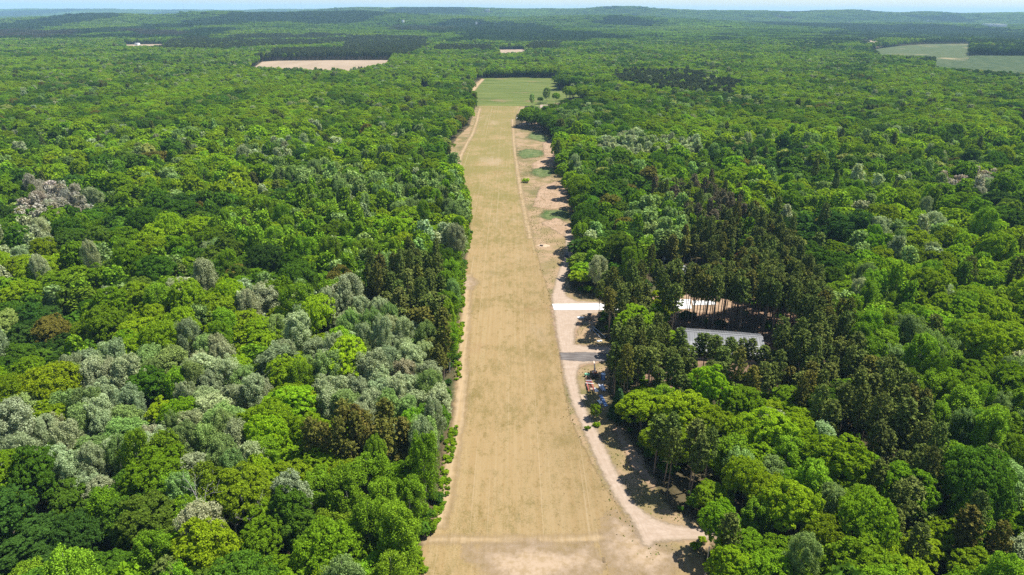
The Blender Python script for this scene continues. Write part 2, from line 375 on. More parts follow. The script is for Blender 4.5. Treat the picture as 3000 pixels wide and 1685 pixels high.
# stands, read at crown height: (polygon, [(species, share)], tones)
Z = lambda *p: p
STANDS = [
    # silver poplars of the western wood
    ([(840, 790), (900, 765), (960, 755), (1000, 800), (1060, 850), (1068, 930), (1060, 1010), (1040, 1065), (990, 1070), (900, 1065), (820, 1045), (800, 1010), (830, 960), (870, 920), (860, 860)], 'silver', .985),
    ([(185, 960), (200, 895), (270, 868), (380, 850), (480, 858), (570, 880), (592, 930), (600, 985), (530, 1005), (460, 985), (455, 920), (400, 885), (350, 920), (340, 990), (230, 992)], 'silver', .98),
    ([(90, 1085), (110, 1025), (200, 990), (280, 1000), (360, 1012), (440, 990), (462, 1040), (400, 1090), (330, 1085), (310, 1160), (230, 1195), (140, 1150)], 'silver', .95),
    ([(-60, 1020), (50, 1035), (92, 1090), (60, 1150), (-60, 1160)], 'silver', .9),
    ([(460, 1040), (560, 1010), (640, 1055), (645, 1130), (570, 1180), (500, 1170), (450, 1110)], 'silver', .9),
    ([(610, 730), (700, 718), (760, 740), (900, 728), (910, 760), (830, 795), (720, 815), (620, 805)], 'silver', .8),
    ([(640, 890), (690, 850), (760, 810), (850, 870), (800, 960), (720, 950), (600, 1010), (640, 960)], 'silver', .55),
    ([(1085, 900), (1135, 870), (1150, 930), (1135, 1020), (1080, 1010)], 'silver', .6),
    ([(1030, 1075), (1130, 1080), (1110, 1160), (1020, 1170)], 'silver', .75),
    ([(750, 450), (900, 440), (1050, 430), (1130, 440), (1180, 480), (1165, 525), (1060, 502), (1000, 512), (880, 505), (770, 472)], 'palegreen', .85),
    ([(1025, 560), (1130, 548), (1175, 580), (1140, 610), (1040, 590)], 'silver', .5),
    ([(815, 570), (870, 550), (875, 640), (820, 630)], 'silver', .6),
    ([(595, 395), (610, 370), (740, 358), (752, 385), (700, 402)], 'silver', .9),
    ([(640, 415), (760, 405), (900, 415), (880, 440), (700, 440)], 'palegreen', .8),
    ([(48, 460), (110, 478), (245, 495), (205, 532), (110, 552), (58, 562)], 'bare', .95),
    ([(-40, 590), (90, 568), (105, 620), (60, 665), (-40, 650)], 'silver', .75),
    ([(430, 700), (500, 690), (520, 730), (440, 740)], 'silver', .6),
    ([(560, 530), (700, 500), (840, 520), (960, 610), (1080, 600), (1130, 640), (1090, 690), (960, 700), (880, 720), (760, 680), (640, 640), (520, 590)], 'aspen', .8),
    ([(760, 1190), (900, 1180), (1000, 1130), (1060, 1150), (1090, 1250), (1066, 1420), (980, 1480), (860, 1480), (800, 1350)], 'aspen', .72),
    ([(1105, 700), (1165, 715), (1155, 800), (1135, 865), (1090, 855)], 'aspen', .9),
    # pines of the western wood
    ([(915, 700), (1040, 640), (1112, 670), (1118, 780), (1108, 860), (1082, 970), (1050, 1010), (1072, 930), (1062, 850), (1000, 798), (960, 752), (905, 740)], 'pine', .93),
    ([(780, 1090), (900, 1062), (1000, 1072), (1050, 1112), (1000, 1142), (920, 1182), (820, 1182), (788, 1140)], 'brownpine', .97),
    # eastern wood: pines
    ([(1500, 700), (1560, 660), (1625, 640), (1640, 760), (1590, 850), (1545, 840), (1500, 820)], 'pine', .92),
    ([(1780, 620), (1800, 565), (1900, 540), (1990, 590), (2060, 680), (2090, 770), (2150, 820), (2180, 900), (2280, 980), (2350, 1060), (2390, 1180), (2370, 1290), (2290, 1200), (2200, 1130), (2120, 1010), (2010, 930), (1940, 880), (1800, 790), (1800, 700)], 'pine', .95),
    ([(1540, 830), (1640, 800), (1700, 850), (1740, 880), (1860, 880), (1940, 895), (2010, 930), (1960, 965), (1800, 950), (1680, 960), (1610, 930), (1545, 920)], 'pine', .95),
    ([(1635, 470), (1720, 448), (1830, 478), (1885, 540), (1790, 562), (1720, 545)], 'greypine', .8),
    ([(1700, 760), (1850, 700), (1960, 790), (1940, 830), (1720, 825)], 'pine', .97),
    ([(1640, 600), (1700, 570), (1800, 560), (1790, 640), (1640, 660)], 'mixpine', .7),
    ([(1545, 1000), (1620, 1030), (1700, 1060), (1800, 1095), (1830, 1150), (1780, 1190), (1700, 1180), (1640, 1160), (1580, 1100)], 'mixpine', .75),
    ([(2010, 960), (2120, 1010), (2140, 1060), (2040, 1040)], 'mixpine', .6),
    ([(2180, 1150), (2300, 1210), (2380, 1300), (2520, 1330), (2600, 1290), (2600, 1380), (2300, 1380), (2200, 1260)], 'mixpine', .45),
    ([(1600, 530), (1700, 500), (1745, 555), (1700, 605), (1610, 590)], 'palegreen', .85),
    ([(1488, 352), (1600, 334), (1762, 350), (1742, 376), (1500, 382)], 'silver', .8),
    ([(1395, 285), (1470, 275), (1500, 300), (1420, 318)], 'palegreen', .6),
    ([(2058, 712), (2130, 690), (2155, 760), (2080, 770)], 'palegreen', .8),
    ([(1836, 1092), (1890, 1098), (1885, 1175), (1840, 1160)], 'palegreen', .9),
    ([(2380, 435), (2500, 430), (2510, 475), (2400, 480)], 'bare', .5),
    ([(1640, 250), (1800, 260), (1780, 290), (1650, 285)], 'palegreen', .4),
    ([(2080, 660), (2200, 680), (2290, 740), (2420, 880), (2480, 1000), (2640, 1000), (2640, 1260), (2440, 1180), (2330, 1020), (2220, 930), (2170, 850), (2110, 760)], 'aspen', .7),
    ([(1880, 1250), (2080, 1240), (2200, 1300), (2200, 1447), (2050, 1447), (1960, 1340)], 'palegreen', .35),
    # pine blocks far off
    ([(859, 140), (859, 96), (960, 92), (1098, 96), (1085, 118), (1000, 140)], 'farpine', .95),
    ([(660, 143), (680, 127), (860, 123), (860, 141)], 'farpine', .97),
    ([(417, 122), (425, 98), (640, 88), (860, 88), (860, 110), (560, 124)], 'farpine', .8),
    ([(1085, 131), (1120, 114), (1240, 117), (1250, 130)], 'farpine', .95),
    ([(1340, 125), (1352, 108), (1420, 108), (1415, 125)], 'farpine', .9),
    ([(975, 80), (985, 68), (1160, 68), (1150, 80)], 'farpine', .95),
    ([(1540, 200), (1580, 178), (1650, 185), (1730, 180), (1850, 208), (1830, 235), (1640, 230)], 'farpine', .62),
    ([(-200, 98), (-200, 78), (100, 78), (235, 84), (230, 95)], 'farbrown', .9),
    ([(325, 92), (340, 78), (470, 80), (470, 92)], 'farbrown', .7),
    ([(2040, 118), (2060, 80), (2330, 70), (2600, 78), (2600, 118), (2440, 112), (2300, 104), (2200, 100)], 'fardark', .85),
    ([(2150, 128), (2200, 112), (2440, 112), (2400, 122), (2240, 130)], 'fardark', .9),
    ([(2435, 142), (2450, 118), (2640, 116), (2640, 160), (2560, 158)], 'fardark', .95),
    ([(2300, 150), (2330, 140), (2430, 138), (2425, 147), (2330, 158)], 'fardark', .95),
    ([(1650, 95), (1800, 88), (2050, 95), (2050, 118), (1750, 112)], 'fardark', .45),
]
TONES = {   # real leaf colours (linear)
    'lime': (.235, .350, .012), 'yellowgreen': (.235, .365, .014), 'mid': (.165, .285, .012), 'deep': (.095, .190, .016),
    'blackgreen': (.060, .130, .020), 'olive': (.140, .220, .022), 'cream': (.310, .360, .095), 'rusty': (.190, .180, .034),
    'silver': (.315, .375, .190), 'palegreen': (.220, .325, .090), 'greypink': (.370, .350, .275), 'aspen': (.165, .285, .016),
    'pine': (.122, .155, .032), 'brownpine': (.140, .140, .028), 'greypine': (.150, .130, .070), 'spruce': (.045, .095, .030), 'farpine': (.075, .095, .036), 'farbrown': (.095, .088, .058), 'fardark': (.055, .100, .026), 'deadpine': (.26, .10, .04)}
TONE_WORD = {'lime': 'bright lime green', 'yellowgreen': 'yellow-green', 'mid': 'fresh green', 'deep': 'deep green', 'blackgreen': 'blackish green', 'olive': 'olive green', 'cream': 'creamy green', 'rusty': 'rusty olive',
    'silver': 'silvery grey-green', 'palegreen': 'pale grey-green', 'greypink': 'greyish pink', 'aspen': 'grass green', 'pine': 'dark olive', 'brownpine': 'brownish', 'greypine': 'greyish brown', 'spruce': 'blue-black', 'deadpine': 'rust red'}

# ------------------------------------------------------------------ where the trees stand
tan_half = 512 / FPX
def in_open(X, Y, grow=0.0):
    m = np.zeros(X.shape, bool)
    for p in OPEN: m |= (sdist(p, X, Y) > -grow)
    return m
def stand_of(X, Y, Zc):
    """index of the stand a crown belongs to, -1 for the mixed wood"""
    am = 3.5 + .018 * np.maximum(Y - 150, 0); pr, de = project(np.stack([X + am * 2 * (fbm(X / (30 + Y * .03), Y / (40 + Y * .05), 3) - .5), Y + am * 4 * (fbm(X / (35 + Y * .03) + 9, Y / (40 + Y * .05) + 4, 3) - .5), Zc], -1)); out = np.full(X.shape, -1)
    for i, (poly, kind, share) in enumerate(STANDS):
        m = pip(poly, pr[:, 0], pr[:, 1]) & (RNG.random(X.shape) < share); out[m] = i
    return out, pr
def pick_kind(stand_kind, r, patch, east, X, Y):
    """species and tone of one tree"""
    k = stand_kind
    if k == 'silver': return ('poplar', 'silver' if r < .76 else 'palegreen')
    if k == 'palegreen': return ('poplar', 'palegreen' if r < .75 else 'aspen')
    if k == 'bare': return ('poplar', 'greypink')
    if k == 'aspen': return ('poplar', 'aspen' if r < .86 else 'palegreen')
    if k == 'pine': return ('pine', 'pine' if r < .86 else 'brownpine')
    if k == 'brownpine': return ('pine', 'brownpine')
    if k == 'greypine': return ('pine', 'greypine') if r < .55 else ('pine', 'pine')
    if k == 'mixpine': return ('pine', 'pine' if r < .75 else 'brownpine')
    if k == 'farpine': return ('pine', 'farpine')
    if k == 'farbrown': return ('poplar', 'farbrown')
    if k == 'fardark': return ('broadleaf', 'fardark')
    if r < .05: return ('poplar', 'silver' if r < .02 else 'palegreen')
    if r < .11: return ('poplar', 'aspen')
    if r < .125: return ('pine', 'pine')
    q = (patch - .5) * 1.35 + .53 + (r - .56) * .42        # stands of like tone, with single trees that differ
    if east: q -= .07
    if Y < 205 and X < 0: q -= .06
    far = min(1.0, max(0.0, (Y - 250) / 500.)); q += .10 * far
    if q > .80: return ('broadleaf', 'yellowgreen')
    if q > .57: return ('broadleaf', 'lime')
    if q > .33: return ('broadleaf', 'mid')
    if q > .22: return ('broadleaf', 'olive' if (r * 37) % 1 < .3 else 'deep')
    if (r * 91) % 1 < .05: return ('broadleaf', 'cream')
    if (r * 91) % 1 < .10: return ('broadleaf', 'rusty')
    return ('broadleaf', 'deep' if q > .03 else 'blackgreen')

def jgrid(step, y0, y1):
    ys = np.arange(y0, y1, step); pts = []
    for y in ys:
        hw = tan_half * y * 1.09 + 70
        xs = np.arange(-hw, hw, step); pts.append(np.stack([xs, np.full(xs.shape, y)], -1))
    P = np.concatenate(pts); P += (RNG.random(P.shape) - .5) * step * .95
    return P
NEAR_END, MID_END, FAR_END = 640.0, 2600.0, 13200.0

trees = []       # near trees: dicts
P0 = jgrid(2.3, 72, NEAR_END)
P0 = P0[~in_open(P0[:, 0], P0[:, 1], .8)]
st, pr0 = stand_of(P0[:, 0], P0[:, 1], np.full(len(P0), 15.0))
edge = np.full(len(P0), 1e9)
for p in OPEN[:4]: edge = np.minimum(edge, -sdist(p, P0[:, 0], P0[:, 1]))
patch = np.clip((fbm(P0[:, 0] / 55 + 3, P0[:, 1] / 55, 3) - .5) * 1.7 + .5, 0, 1); relief = fbm(P0[:, 0] / 60 + 40, P0[:, 1] / 60, 2)
rr = RNG.random(len(P0)); rad = RNG.random(len(P0))
order = RNG.permutation(len(P0)); cell = {}
RADI = {'broadleaf': (3.9, 6.9), 'poplar': (3.0, 5.2), 'pine': (1.8, 2.6), 'spruce': (1.8, 2.6)}
cand = []
for i in order:
    x, y = P0[i]
    sp, tone = pick_kind(STANDS[st[i]][1] if st[i] >= 0 else '', rr[i], patch[i], x > 60, x, y)
    lo, hi = RADI[sp]; R = lo + (hi - lo) * rad[i] ** 1.3
    if edge[i] < R * .55: continue
    cx, cy = int(x // 8), int(y // 8); ok = True
    kf = .68 if sp == 'broadleaf' else .66 if sp == 'poplar' else .84
    for a in (-2, -1, 0, 1, 2):
        for b in (-2, -1, 0, 1, 2):
            for (x2, y2, R2_) in cell.get((cx + a, cy + b), ()):
                if (x - x2) ** 2 + (y - y2) ** 2 < (kf * .92 * (R + R2_)) ** 2: ok = False; break
            if not ok: break
        if not ok: break
    if not ok: continue
    cell.setdefault((cx, cy), []).append((x, y, R))
    base_h = {'broadleaf': 17.0 + 3.2 * (R - 5.4), 'poplar': 17.5, 'pine': 20.5, 'spruce': 12}[sp]
    hgt = base_h * (1 + .16 * RNG.normal()) + 5.0 * (relief[i] - .5)
    hgt = float(np.clip(hgt, 9, 25))
    cand.append((x, y, R, hgt, sp, tone, edge[i]))
# keep the sightlines open
P = np.array([[c[0], c[1]] for c in cand]); Rr = np.array([c[2] for c in cand]); Hh = np.array([c[3] for c in cand]); isp = np.array([c[4] == 'pine' for c in cand])
bad = np.zeros(len(P), bool)
for k, poly in enumerate(SIGHT):
    for fz in (.55, .7, .85, .99):
        for ox in (-.6, 0, .6):
            z = Hh * fz; w = Rr * ox * (1.05 - .5 * (fz > .9))
            m = np.where(isp & (fz < .6), False, True)
            q, _ = project(np.stack([P[:, 0] + w, P[:, 1], z], -1)); bad |= pip(poly, q[:, 0], q[:, 1]) & m
FIELD_SIGHT = [(1205, 203), (1400, 200), (1406, 229), (1545, 233), (1500, 241), (1430, 247), (1395, 254), (1330, 263), (1300, 268), (1205, 264)]
def hides_field(X, Y, Hh_, R_):
    m = np.zeros(X.shape, bool)
    for fz in (.7, 1.0):
        for ox in (-.7, 0, .7):
            q, _ = project(np.stack([X + ox * R_, Y, Hh_ * fz], -1)); m |= pip(FIELD_SIGHT, q[:, 0], q[:, 1])
    return m & (Y < 1060)
bad |= hides_field(P[:, 0], P[:, 1], Hh, Rr)
# the ones with low crowns also hide what is behind their feet
trees = [c for c, b in zip(cand, bad) if not b]
# behind and beside the barn the pines are bare below: only pines there
BARE = GP([(1640, 860), (1640, 770), (1800, 745), (2000, 790), (2080, 900), (1960, 900)])
def shades_barn(x, y, h):
    for z in np.linspace(h * .5, h, 6):
        k = (z - 5) / math.tan(math.radians(62)); px, py = x - k * math.cos(math.radians(20)) - BARN_C[0], y - k * math.sin(math.radians(20)) - BARN_C[1]
        a = px * math.cos(BARN_ANG) + py * math.sin(BARN_ANG); b = -px * math.sin(BARN_ANG) + py * math.cos(BARN_ANG)
        if abs(a) < 15.5 and -9 < b < 6: return True
    return False
trees = [(t[0], t[1], 2.2, 18 + 2 * math.sin(t[0] * 7), 'pine', 'pine', t[6]) if (48 < t[0] < 112 and 190 < t[1] < 216 and t[4] != 'pine') else t for t in trees]
trees = [t for t in trees if not shades_barn(t[0], t[1], t[3])]
bx = pip(BARE, np.array([t[0] for t in trees]), np.array([t[1] for t in trees]))
trees = [t for t, b in zip(trees, bx) if not b]
Pb = jgrid(3.75, 195, 300); Pb = Pb[pip(BARE, Pb[:, 0], Pb[:, 1]) & ~in_open(Pb[:, 0], Pb[:, 1], .6)]
for x, y in Pb:
    q, _ = project(np.array([[x + o_, y, z] for z in (15, 18, 22, 25) for o_ in (-1.5, 0, 1.5)]))
    if pip(SIGHT[0], q[:, 0], q[:, 1]).any(): continue
    if shades_barn(x, y, 24): continue
    trees.append((x, y, RNG.uniform(1.9, 2.5), RNG.uniform(23, 26), 'pine', 'pine' if RNG.random() < .85 else 'brownpine', 0.0, 'tall'))
def add_top(px, py, yw, R, tone='pine'):
    d = RT * (px * KD - 512) + UP * (287.5 - py * KD) + fw * FPX; t_ = yw / d[1]
    trees.append((d[0] * t_, yw, R, H + d[2] * t_, 'pine', tone, 0.0))
for px, py, yw in ((1714, 853, 207), (1763, 836, 206), (1780, 838, 203), (1805, 842, 207), (1847, 859, 203), (1868, 849, 206), (1897, 851, 204), (1925, 868, 201), (1735, 868, 202), (1826, 874, 202)): add_top(px, py, yw, 1.9 + .3 * math.sin(px))
# a few trees placed one by one, as seen
def add(px, py, sp, tone, R, h, z=0.0):
    x, y = G(px, py, z); trees[:] = [t for t in trees if (t[0] - x) ** 2 + (t[1] - y) ** 2 > (.62 * (R + t[2])) ** 2]
    trees.append((x, y, R, h, sp, tone, 0.0))
add(1325, 322, 'broadleaf', 'deep', 6.8, 17); add(1312, 318, 'broadleaf', 'mid', 5.2, 16)
add(1372, 332, 'broadleaf', 'deep', 7.0, 18); add(1390, 336, 'broadleaf', 'blackgreen', 6.0, 16)
add(1415, 470, 'broadleaf', 'mid', 5.5, 19); add(1440, 500, 'broadleaf', 'lime', 6.3, 19)
add(1150, 640, 'broadleaf', 'olive', 5.6, 15); add(1100, 340, 'broadleaf', 'deep', 6.3, 18)
add(1645, 860, 'broadleaf', 'mid', 4.2, 15); add(1660, 830, 'broadleaf', 'lime', 5.0, 17); add(1745, 790, 'broadleaf', 'lime', 5.6, 19)
add(1690, 770, 'broadleaf', 'mid', 4.6, 15)
add(1562, 960, 'spruce', 'spruce', 2.6, 12); add(1553, 1050, 'spruce', 'spruce', 2.9, 11); add(1575, 905, 'spruce', 'spruce', 2.4, 13)
add(1500, 1055, 'sapling', 'yellowgreen', 1.6, 5.2)
add(1850, 720, 'pine', 'deadpine', 1.8, 17)
add(400, 1060, 'broadleaf', 'deep', 5.4, 18.5)
add(1341, 268, 'poplar', 'palegreen', 4.2, 16); add(1376, 259, 'poplar', 'palegreen', 5.0, 20); add(1398, 262, 'broadleaf', 'mid', 5.0, 17); add(1358, 262, 'broadleaf', 'deep', 4.0, 10)
N_NEAR = len(trees)
print('near trees', N_NEAR)

# ---- which of them become objects of their own: those that show largest
TX = np.array([[t[0], t[1], t[3] * .7] for t in trees]); prj, dep = project(TX)
inframe = (prj[:, 0] > -30) & (prj[:, 0] < 2606) & (prj[:, 1] < 1475) & (prj[:, 1] > 0)
size = np.array([t[2] * t[3] for t in trees]) / dep ** 2
single = np.zeros(N_NEAR, bool)
for sp, nmax in (('broadleaf', 300), ('poplar', 260), ('pine', 300), ('spruce', 9), ('sapling', 9)):
    ids = [i for i in range(N_NEAR) if trees[i][4] == sp and inframe[i]]
    ids.sort(key=lambda i: -size[i] * (1.6 if trees[i][6] < 6 else 1)); single[ids[:nmax]] = True

NAMES = {'broadleaf': ('broadleaf_tree', 'broadleaf tree', 'broadleaf'), 'poplar': ('poplar_tree', 'poplar', 'poplar'), 'pine': ('pine_tree', 'pine', 'pine'), 'spruce': ('spruce_tree', 'spruce', 'spruce'), 'sapling': ('sapling', 'sapling', 'sapling')}
PROTO = {'broadleaf': P_BROAD, 'poplar': P_POP, 'pine': P_PINE, 'spruce': P_SPR, 'sapling': P_POP}
BASE = {'broadleaf': [(5.6, 20), (5.2, 21), (6, 18.5), (5, 20), (6.2, 19.5), (5.5, 21.5), (5.5, 19), (5.8, 20.5), (5.2, 18)], 'poplar': [(3.5, 19.5), (3.8, 18.5), (3.2, 20.5), (4.1, 18)], 'pine': [(2.2, 22), (2.4, 21.5), (2.0, 22.5), (2.5, 21), (2.1, 23)], 'spruce': [(2.6, 13)] * 2, 'sapling': [(3.5, 19.5), (3.8, 18.5), (3.2, 20.5), (4.1, 18)]}
def tint_of(tone, k=1.0):
    c = np.array(TONES[tone]); j = RNG.normal(size=3) * .04
    return np.clip(c * (1 + j) * (1 + .13 * RNG.normal()) * k, .004, .8)

def place_words(px, py):
    row = 'bottom edge' if py > 1250 else 'lower quarter' if py > 1040 else 'level with trailer' if py > 820 else 'level with slab' if py > 680 else 'past the slab' if py > 480 else 'far up'
    if px < 1260: c = 'by west edge' if px < 280 else 'deep in west wood' if px < 600 else 'in middle west wood' if px < 880 else 'west of airstrip'
    else: c = 'east of dirt road' if px < 1660 else 'in wood beside road' if px < 1900 else 'in middle east wood' if px < 2220 else 'by east edge'
    return c, row
ORD = ['first', 'second', 'third', 'fourth', 'fifth', 'sixth', 'seventh', 'eighth', 'ninth', 'tenth', 'eleventh', 'twelfth', 'thirteenth', 'fourteenth', 'fifteenth', 'sixteenth', 'seventeenth', 'eighteenth', 'nineteenth', 'twentieth']
groups = {}
for i in np.nonzero(single)[0]:
    t = trees[i]; groups.setdefault((t[4], t[5], place_words(*prj[i])), []).append(i)
LABEL = {}
for (sp, tone, (c, row)), ids in groups.items():
    ids.sort(key=lambda i: prj[i][0])
    noun = NAMES[sp][1]
    for k, i in enumerate(ids):
        base_l = f'{TONE_WORD.get(tone, tone)} {noun} {c}, {row}'
        if len(ids) == 1: LABEL[i] = base_l
        elif len(ids) <= 20: LABEL[i] = base_l + f', {ORD[k]} from left'
        else: LABEL[i] = base_l
GROUPNAME = {'broadleaf': 'broadleaf trees of the near woods', 'poplar': 'poplars of the near woods', 'pine': 'pines of the near woods', 'spruce': 'spruces by the road', 'sapling': 'saplings by the road'}

scat = {'broadleaf': [], 'poplar': [], 'pine': []}
for i, (x, y, R, h, sp, tone, e, *more) in enumerate(trees):
    k = int(RNG.integers(len(PROTO[sp])))
    if more: k = (1, 4)[k % 2]
    bR, bH = BASE[sp][k]; a = RNG.random() * 6.283
    ar = 1 + .14 * RNG.normal() * (sp != 'pine'); ar = min(1.3, max(.75, ar)); s = (R / bR * ar, R / bR / ar, h / bH); tn = tint_of(tone)
    tilt = RNG.normal(size=2) * (.06 if sp != 'pine' else .03)
    if not single[i]:
        if sp in scat: scat[sp].append((x, y, 0.0, tilt[0], tilt[1], a, *s, *tn, k))
        continue
    nm, cat, _ = NAMES[sp]
    root = link(bpy.data.objects.new(nm, None)); root.empty_display_size = 1
    root.location = (x, y, 0); root.rotation_euler = (tilt[0], tilt[1], a); root.scale = s
    tag(root, LABEL[i], cat, GROUPNAME[sp])
    cr = link(bpy.data.objects.new('crown', PROTO[sp][k]['crown']), root); cr['tint'] = [float(v) for v in tn]
    link(bpy.data.objects.new('trunk', PROTO[sp][k]['trunk']), root)

# ------------------------------------------------------------------ woods that nobody could count: geometry-node scatters
def scatter(name, rows, sources, label, cat=None):
    A = np.array(rows, np.float32); n = len(A)
    me = bpy.data.meshes.new(name); me.vertices.add(n); me.vertices.foreach_set('co', np.ascontiguousarray(A[:, :3]).ravel())
    def attr(nm, typ, arr, key):
        at = me.attributes.new(nm, typ, 'POINT'); at.data.foreach_set(key, np.ascontiguousarray(arr).ravel())
    attr('rot', 'FLOAT_VECTOR', A[:, 3:6], 'vector'); attr('scl', 'FLOAT_VECTOR', A[:, 6:9], 'vector')
    attr('tint', 'FLOAT_COLOR', np.c_[A[:, 9:12], np.ones(n, np.float32)], 'color'); attr('pick', 'INT', A[:, 12].astype(np.int32), 'value')
    me.update()
    o = link(bpy.data.objects.new(name, me)); tag(o, label, cat, kind='stuff')
    ng = bpy.data.node_groups.new(name, 'GeometryNodeTree')
    ng.interface.new_socket('Geometry', in_out='INPUT', socket_type='NodeSocketGeometry'); ng.interface.new_socket('Geometry', in_out='OUTPUT', socket_type='NodeSocketGeometry')
    N = ng.nodes; Lk = ng.links.new
    gi = N.new('NodeGroupInput'); go = N.new('NodeGroupOutput'); iop = N.new('GeometryNodeInstanceOnPoints')
    jn = N.new('GeometryNodeJoinGeometry')
    for ob in sources:
        oi = N.new('GeometryNodeObjectInfo'); oi.inputs['Object'].default_value = ob; oi.inputs['As Instance'].default_value = False
        ti = N.new('GeometryNodeGeometryToInstance'); Lk(oi.outputs['Geometry'], ti.inputs[0]); Lk(ti.outputs[0], jn.inputs[0])
    def na(nm, typ):
        q = N.new('GeometryNodeInputNamedAttribute'); q.data_type = typ; q.inputs[0].default_value = nm; return q.outputs[0]
    Lk(gi.outputs[0], iop.inputs['Points']); Lk(jn.outputs[0], iop.inputs['Instance']); iop.inputs['Pick Instance'].default_value = True
    Lk(na('pick', 'INT'), iop.inputs['Instance Index']); Lk(na('rot', 'FLOAT_VECTOR'), iop.inputs['Rotation']); Lk(na('scl', 'FLOAT_VECTOR'), iop.inputs['Scale'])
    Lk(iop.outputs[0], go.inputs[0])
    md = o.modifiers.new('scatter', 'NODES'); md.node_group = ng
    return o

# middle distance: every tree still a tree
P1 = jgrid(8.4, NEAR_END, MID_END)
P1 = P1[~in_open(P1[:, 0], P1[:, 1], 2.0)]
P1 = P1[~hides_field(P1[:, 0], P1[:, 1], np.full(len(P1), 20.0), np.full(len(P1), 5.0))]
zt1 = terrain(P1[:, 0], P1[:, 1])
st1, pr1 = stand_of(P1[:, 0], P1[:, 1], zt1 + 14)
patch1 = np.clip((fbm(P1[:, 0] / 70 + 3, P1[:, 1] / 90, 3) - .5) * 1.7 + .5, 0, 1); r1 = RNG.random(len(P1)); rel1 = fbm(P1[:, 0] / 110 + 40, P1[:, 1] / 130, 3)
mid = {'broadleaf': [], 'poplar': [], 'pine': []}
sight = [SIGHT[7]]
for i in range(len(P1)):
    x, y = P1[i]; kd = STANDS[st1[i]][1] if st1[i] >= 0 else ''
    sp, tone = pick_kind(kd, r1[i], patch1[i], x > 60, x, y)
    tn = tint_of(tone); a = RNG.random() * 6.283
    if sp == 'broadleaf': f = .85 + .60 * RNG.random() ** 1.4; s = (f, f, .80 + .28 * RNG.random() + .35 * (rel1[i] - .5)); reps = 1
    elif sp == 'poplar': f = 1.0 + .4 * RNG.random(); s = (f, f, .9 + .2 * RNG.random()); reps = 1
    else: f = 1.05 + .25 * RNG.random(); s = (f, f, .85 + .2 * RNG.random()); reps = 3
    for q in range(reps):
        ox, oy = ((RNG.random(2) - .5) * 8) if reps > 1 else (0, 0)
        mid[sp].append((x + ox, y + oy, zt1[i] - .5, 0, 0, a + q, *s, *tn, int(RNG.integers(len({'broadleaf': P_BROAD_M, 'poplar': P_POP_M, 'pine': P_PINE_M}[sp])))))
for px, py in ((1412, 226), (1432, 224), (1450, 226), (1468, 222), (1488, 226), (1508, 227), (1528, 229), (1440, 214), (1475, 212), (1418, 210), (1500, 214), (1410, 218), (1458, 218), (1424, 217), (1520, 222), (1542, 226)):
    x, y = G(px, py); f = RNG.uniform(1.7, 2.2); mid['broadleaf'].append((x, y, -.5, 0, 0, RNG.random() * 6, f, f, 1.05 + .2 * RNG.random(), *tint_of('deep' if px < 1480 else 'mid'), int(RNG.integers(6))))
print('mid trees', {k: len(v) for k, v in mid.items()}, 'near rest', {k: len(v) for k, v in scat.items()})
NB = len(P_BROAD); NP_ = len(P_POP); NN = len(P_PINE)
def shift(rows, k): return [(*r_[:12], r_[12] + k) for r_ in rows]
scatter('broadleaf_woods', scat['broadleaf'] + shift(mid['broadleaf'], NB), [p['ob'] for p in P_BROAD] + [p['ob'] for p in P_BROAD_M], 'unbroken green broadleaf woods stretching away from the airstrip on both sides')
scatter('poplar_woods', scat['poplar'] + shift(mid['poplar'], NP_), [p['ob'] for p in P_POP] + [p['ob'] for p in P_POP_M], 'pale and grass green poplars scattered through the woods farther off')
scatter('pine_woods', scat['pine'] + shift(mid['pine'], NN), [p['ob'] for p in P_PINE] + [p['ob'] for p in P_PINE_M], 'dark pine plantations standing farther off among the green woods')

# far woods: patches of canopy, each patch a few dozen small crowns
def patch_mesh(seed, pine=False, size_=84.0):
    r = np.random.default_rng(seed); Vs = []; Fs = []; va = []; o = 0
    step = 7.6 if not pine else 5.4
    g = np.arange(-size_ / 2, size_ / 2, step) + step / 2
    for gx in g:
        for gy in g:
            x = gx + r.normal() * step * .28; y = gy + r.normal() * step * .28
            R = r.uniform(3.6, 6.2) if not pine else r.uniform(2.2, 3.0); h = r.uniform(13, 20) if not pine else r.uniform(17, 21)
            n = 44 if not pine else 26; d = sphere_dirs(r, n); d[:, 2] = np.abs(d[:, 2]) * 1.1 - .25; d = unit(d)
            C = np.array([x, y, h - R * (.9 if not pine else 2.0)]) + d * R * np.array([1, 1, .85 if not pine else 2.0]) * (.8 + .25 * r.random((n, 1)))
            v, f = quads(r, C, d, 2.5 if not pine else 2.0, 1, .45); Vs.append(v); Fs.append(f + o); o += len(v)
            va.append(np.full(len(v), np.clip(r.normal() * .30, -.5, .7)))
    V = np.concatenate(Vs); me = mesh_np('canopy_patch', V, np.concatenate(Fs), [M_LEAF])
    at = me.attributes.new('var', 'FLOAT', 'POINT'); at.data.foreach_set('value', np.concatenate(va).astype(np.float32))
    return bpy.data.objects.new('canopy_patch_source', me)
PATCH = [patch_mesh(700 + k) for k in range(5)] + [patch_mesh(720 + k, True) for k in range(2)]
P2 = []
for y in np.arange(MID_END + 20, FAR_END, 76.0):
    hw = tan_half * y * 1.08 + 80; xs = np.arange(-hw, hw, 76.0); P2.append(np.stack([xs, np.full(xs.shape, y)], -1))
P2 = np.concatenate(P2); P2 += (RNG.random(P2.shape) - .5) * 26
P2 = P2[~in_open(P2[:, 0], P2[:, 1], 18.0)]
z2_ = terrain(P2[:, 0], P2[:, 1]); gx = (terrain(P2[:, 0] + 30, P2[:, 1]) - terrain(P2[:, 0] - 30, P2[:, 1])) / 60; gy = (terrain(P2[:, 0], P2[:, 1] + 30) - terrain(P2[:, 0], P2[:, 1] - 30)) / 60
st2, pr2 = stand_of(P2[:, 0], P2[:, 1], z2_ + 10)
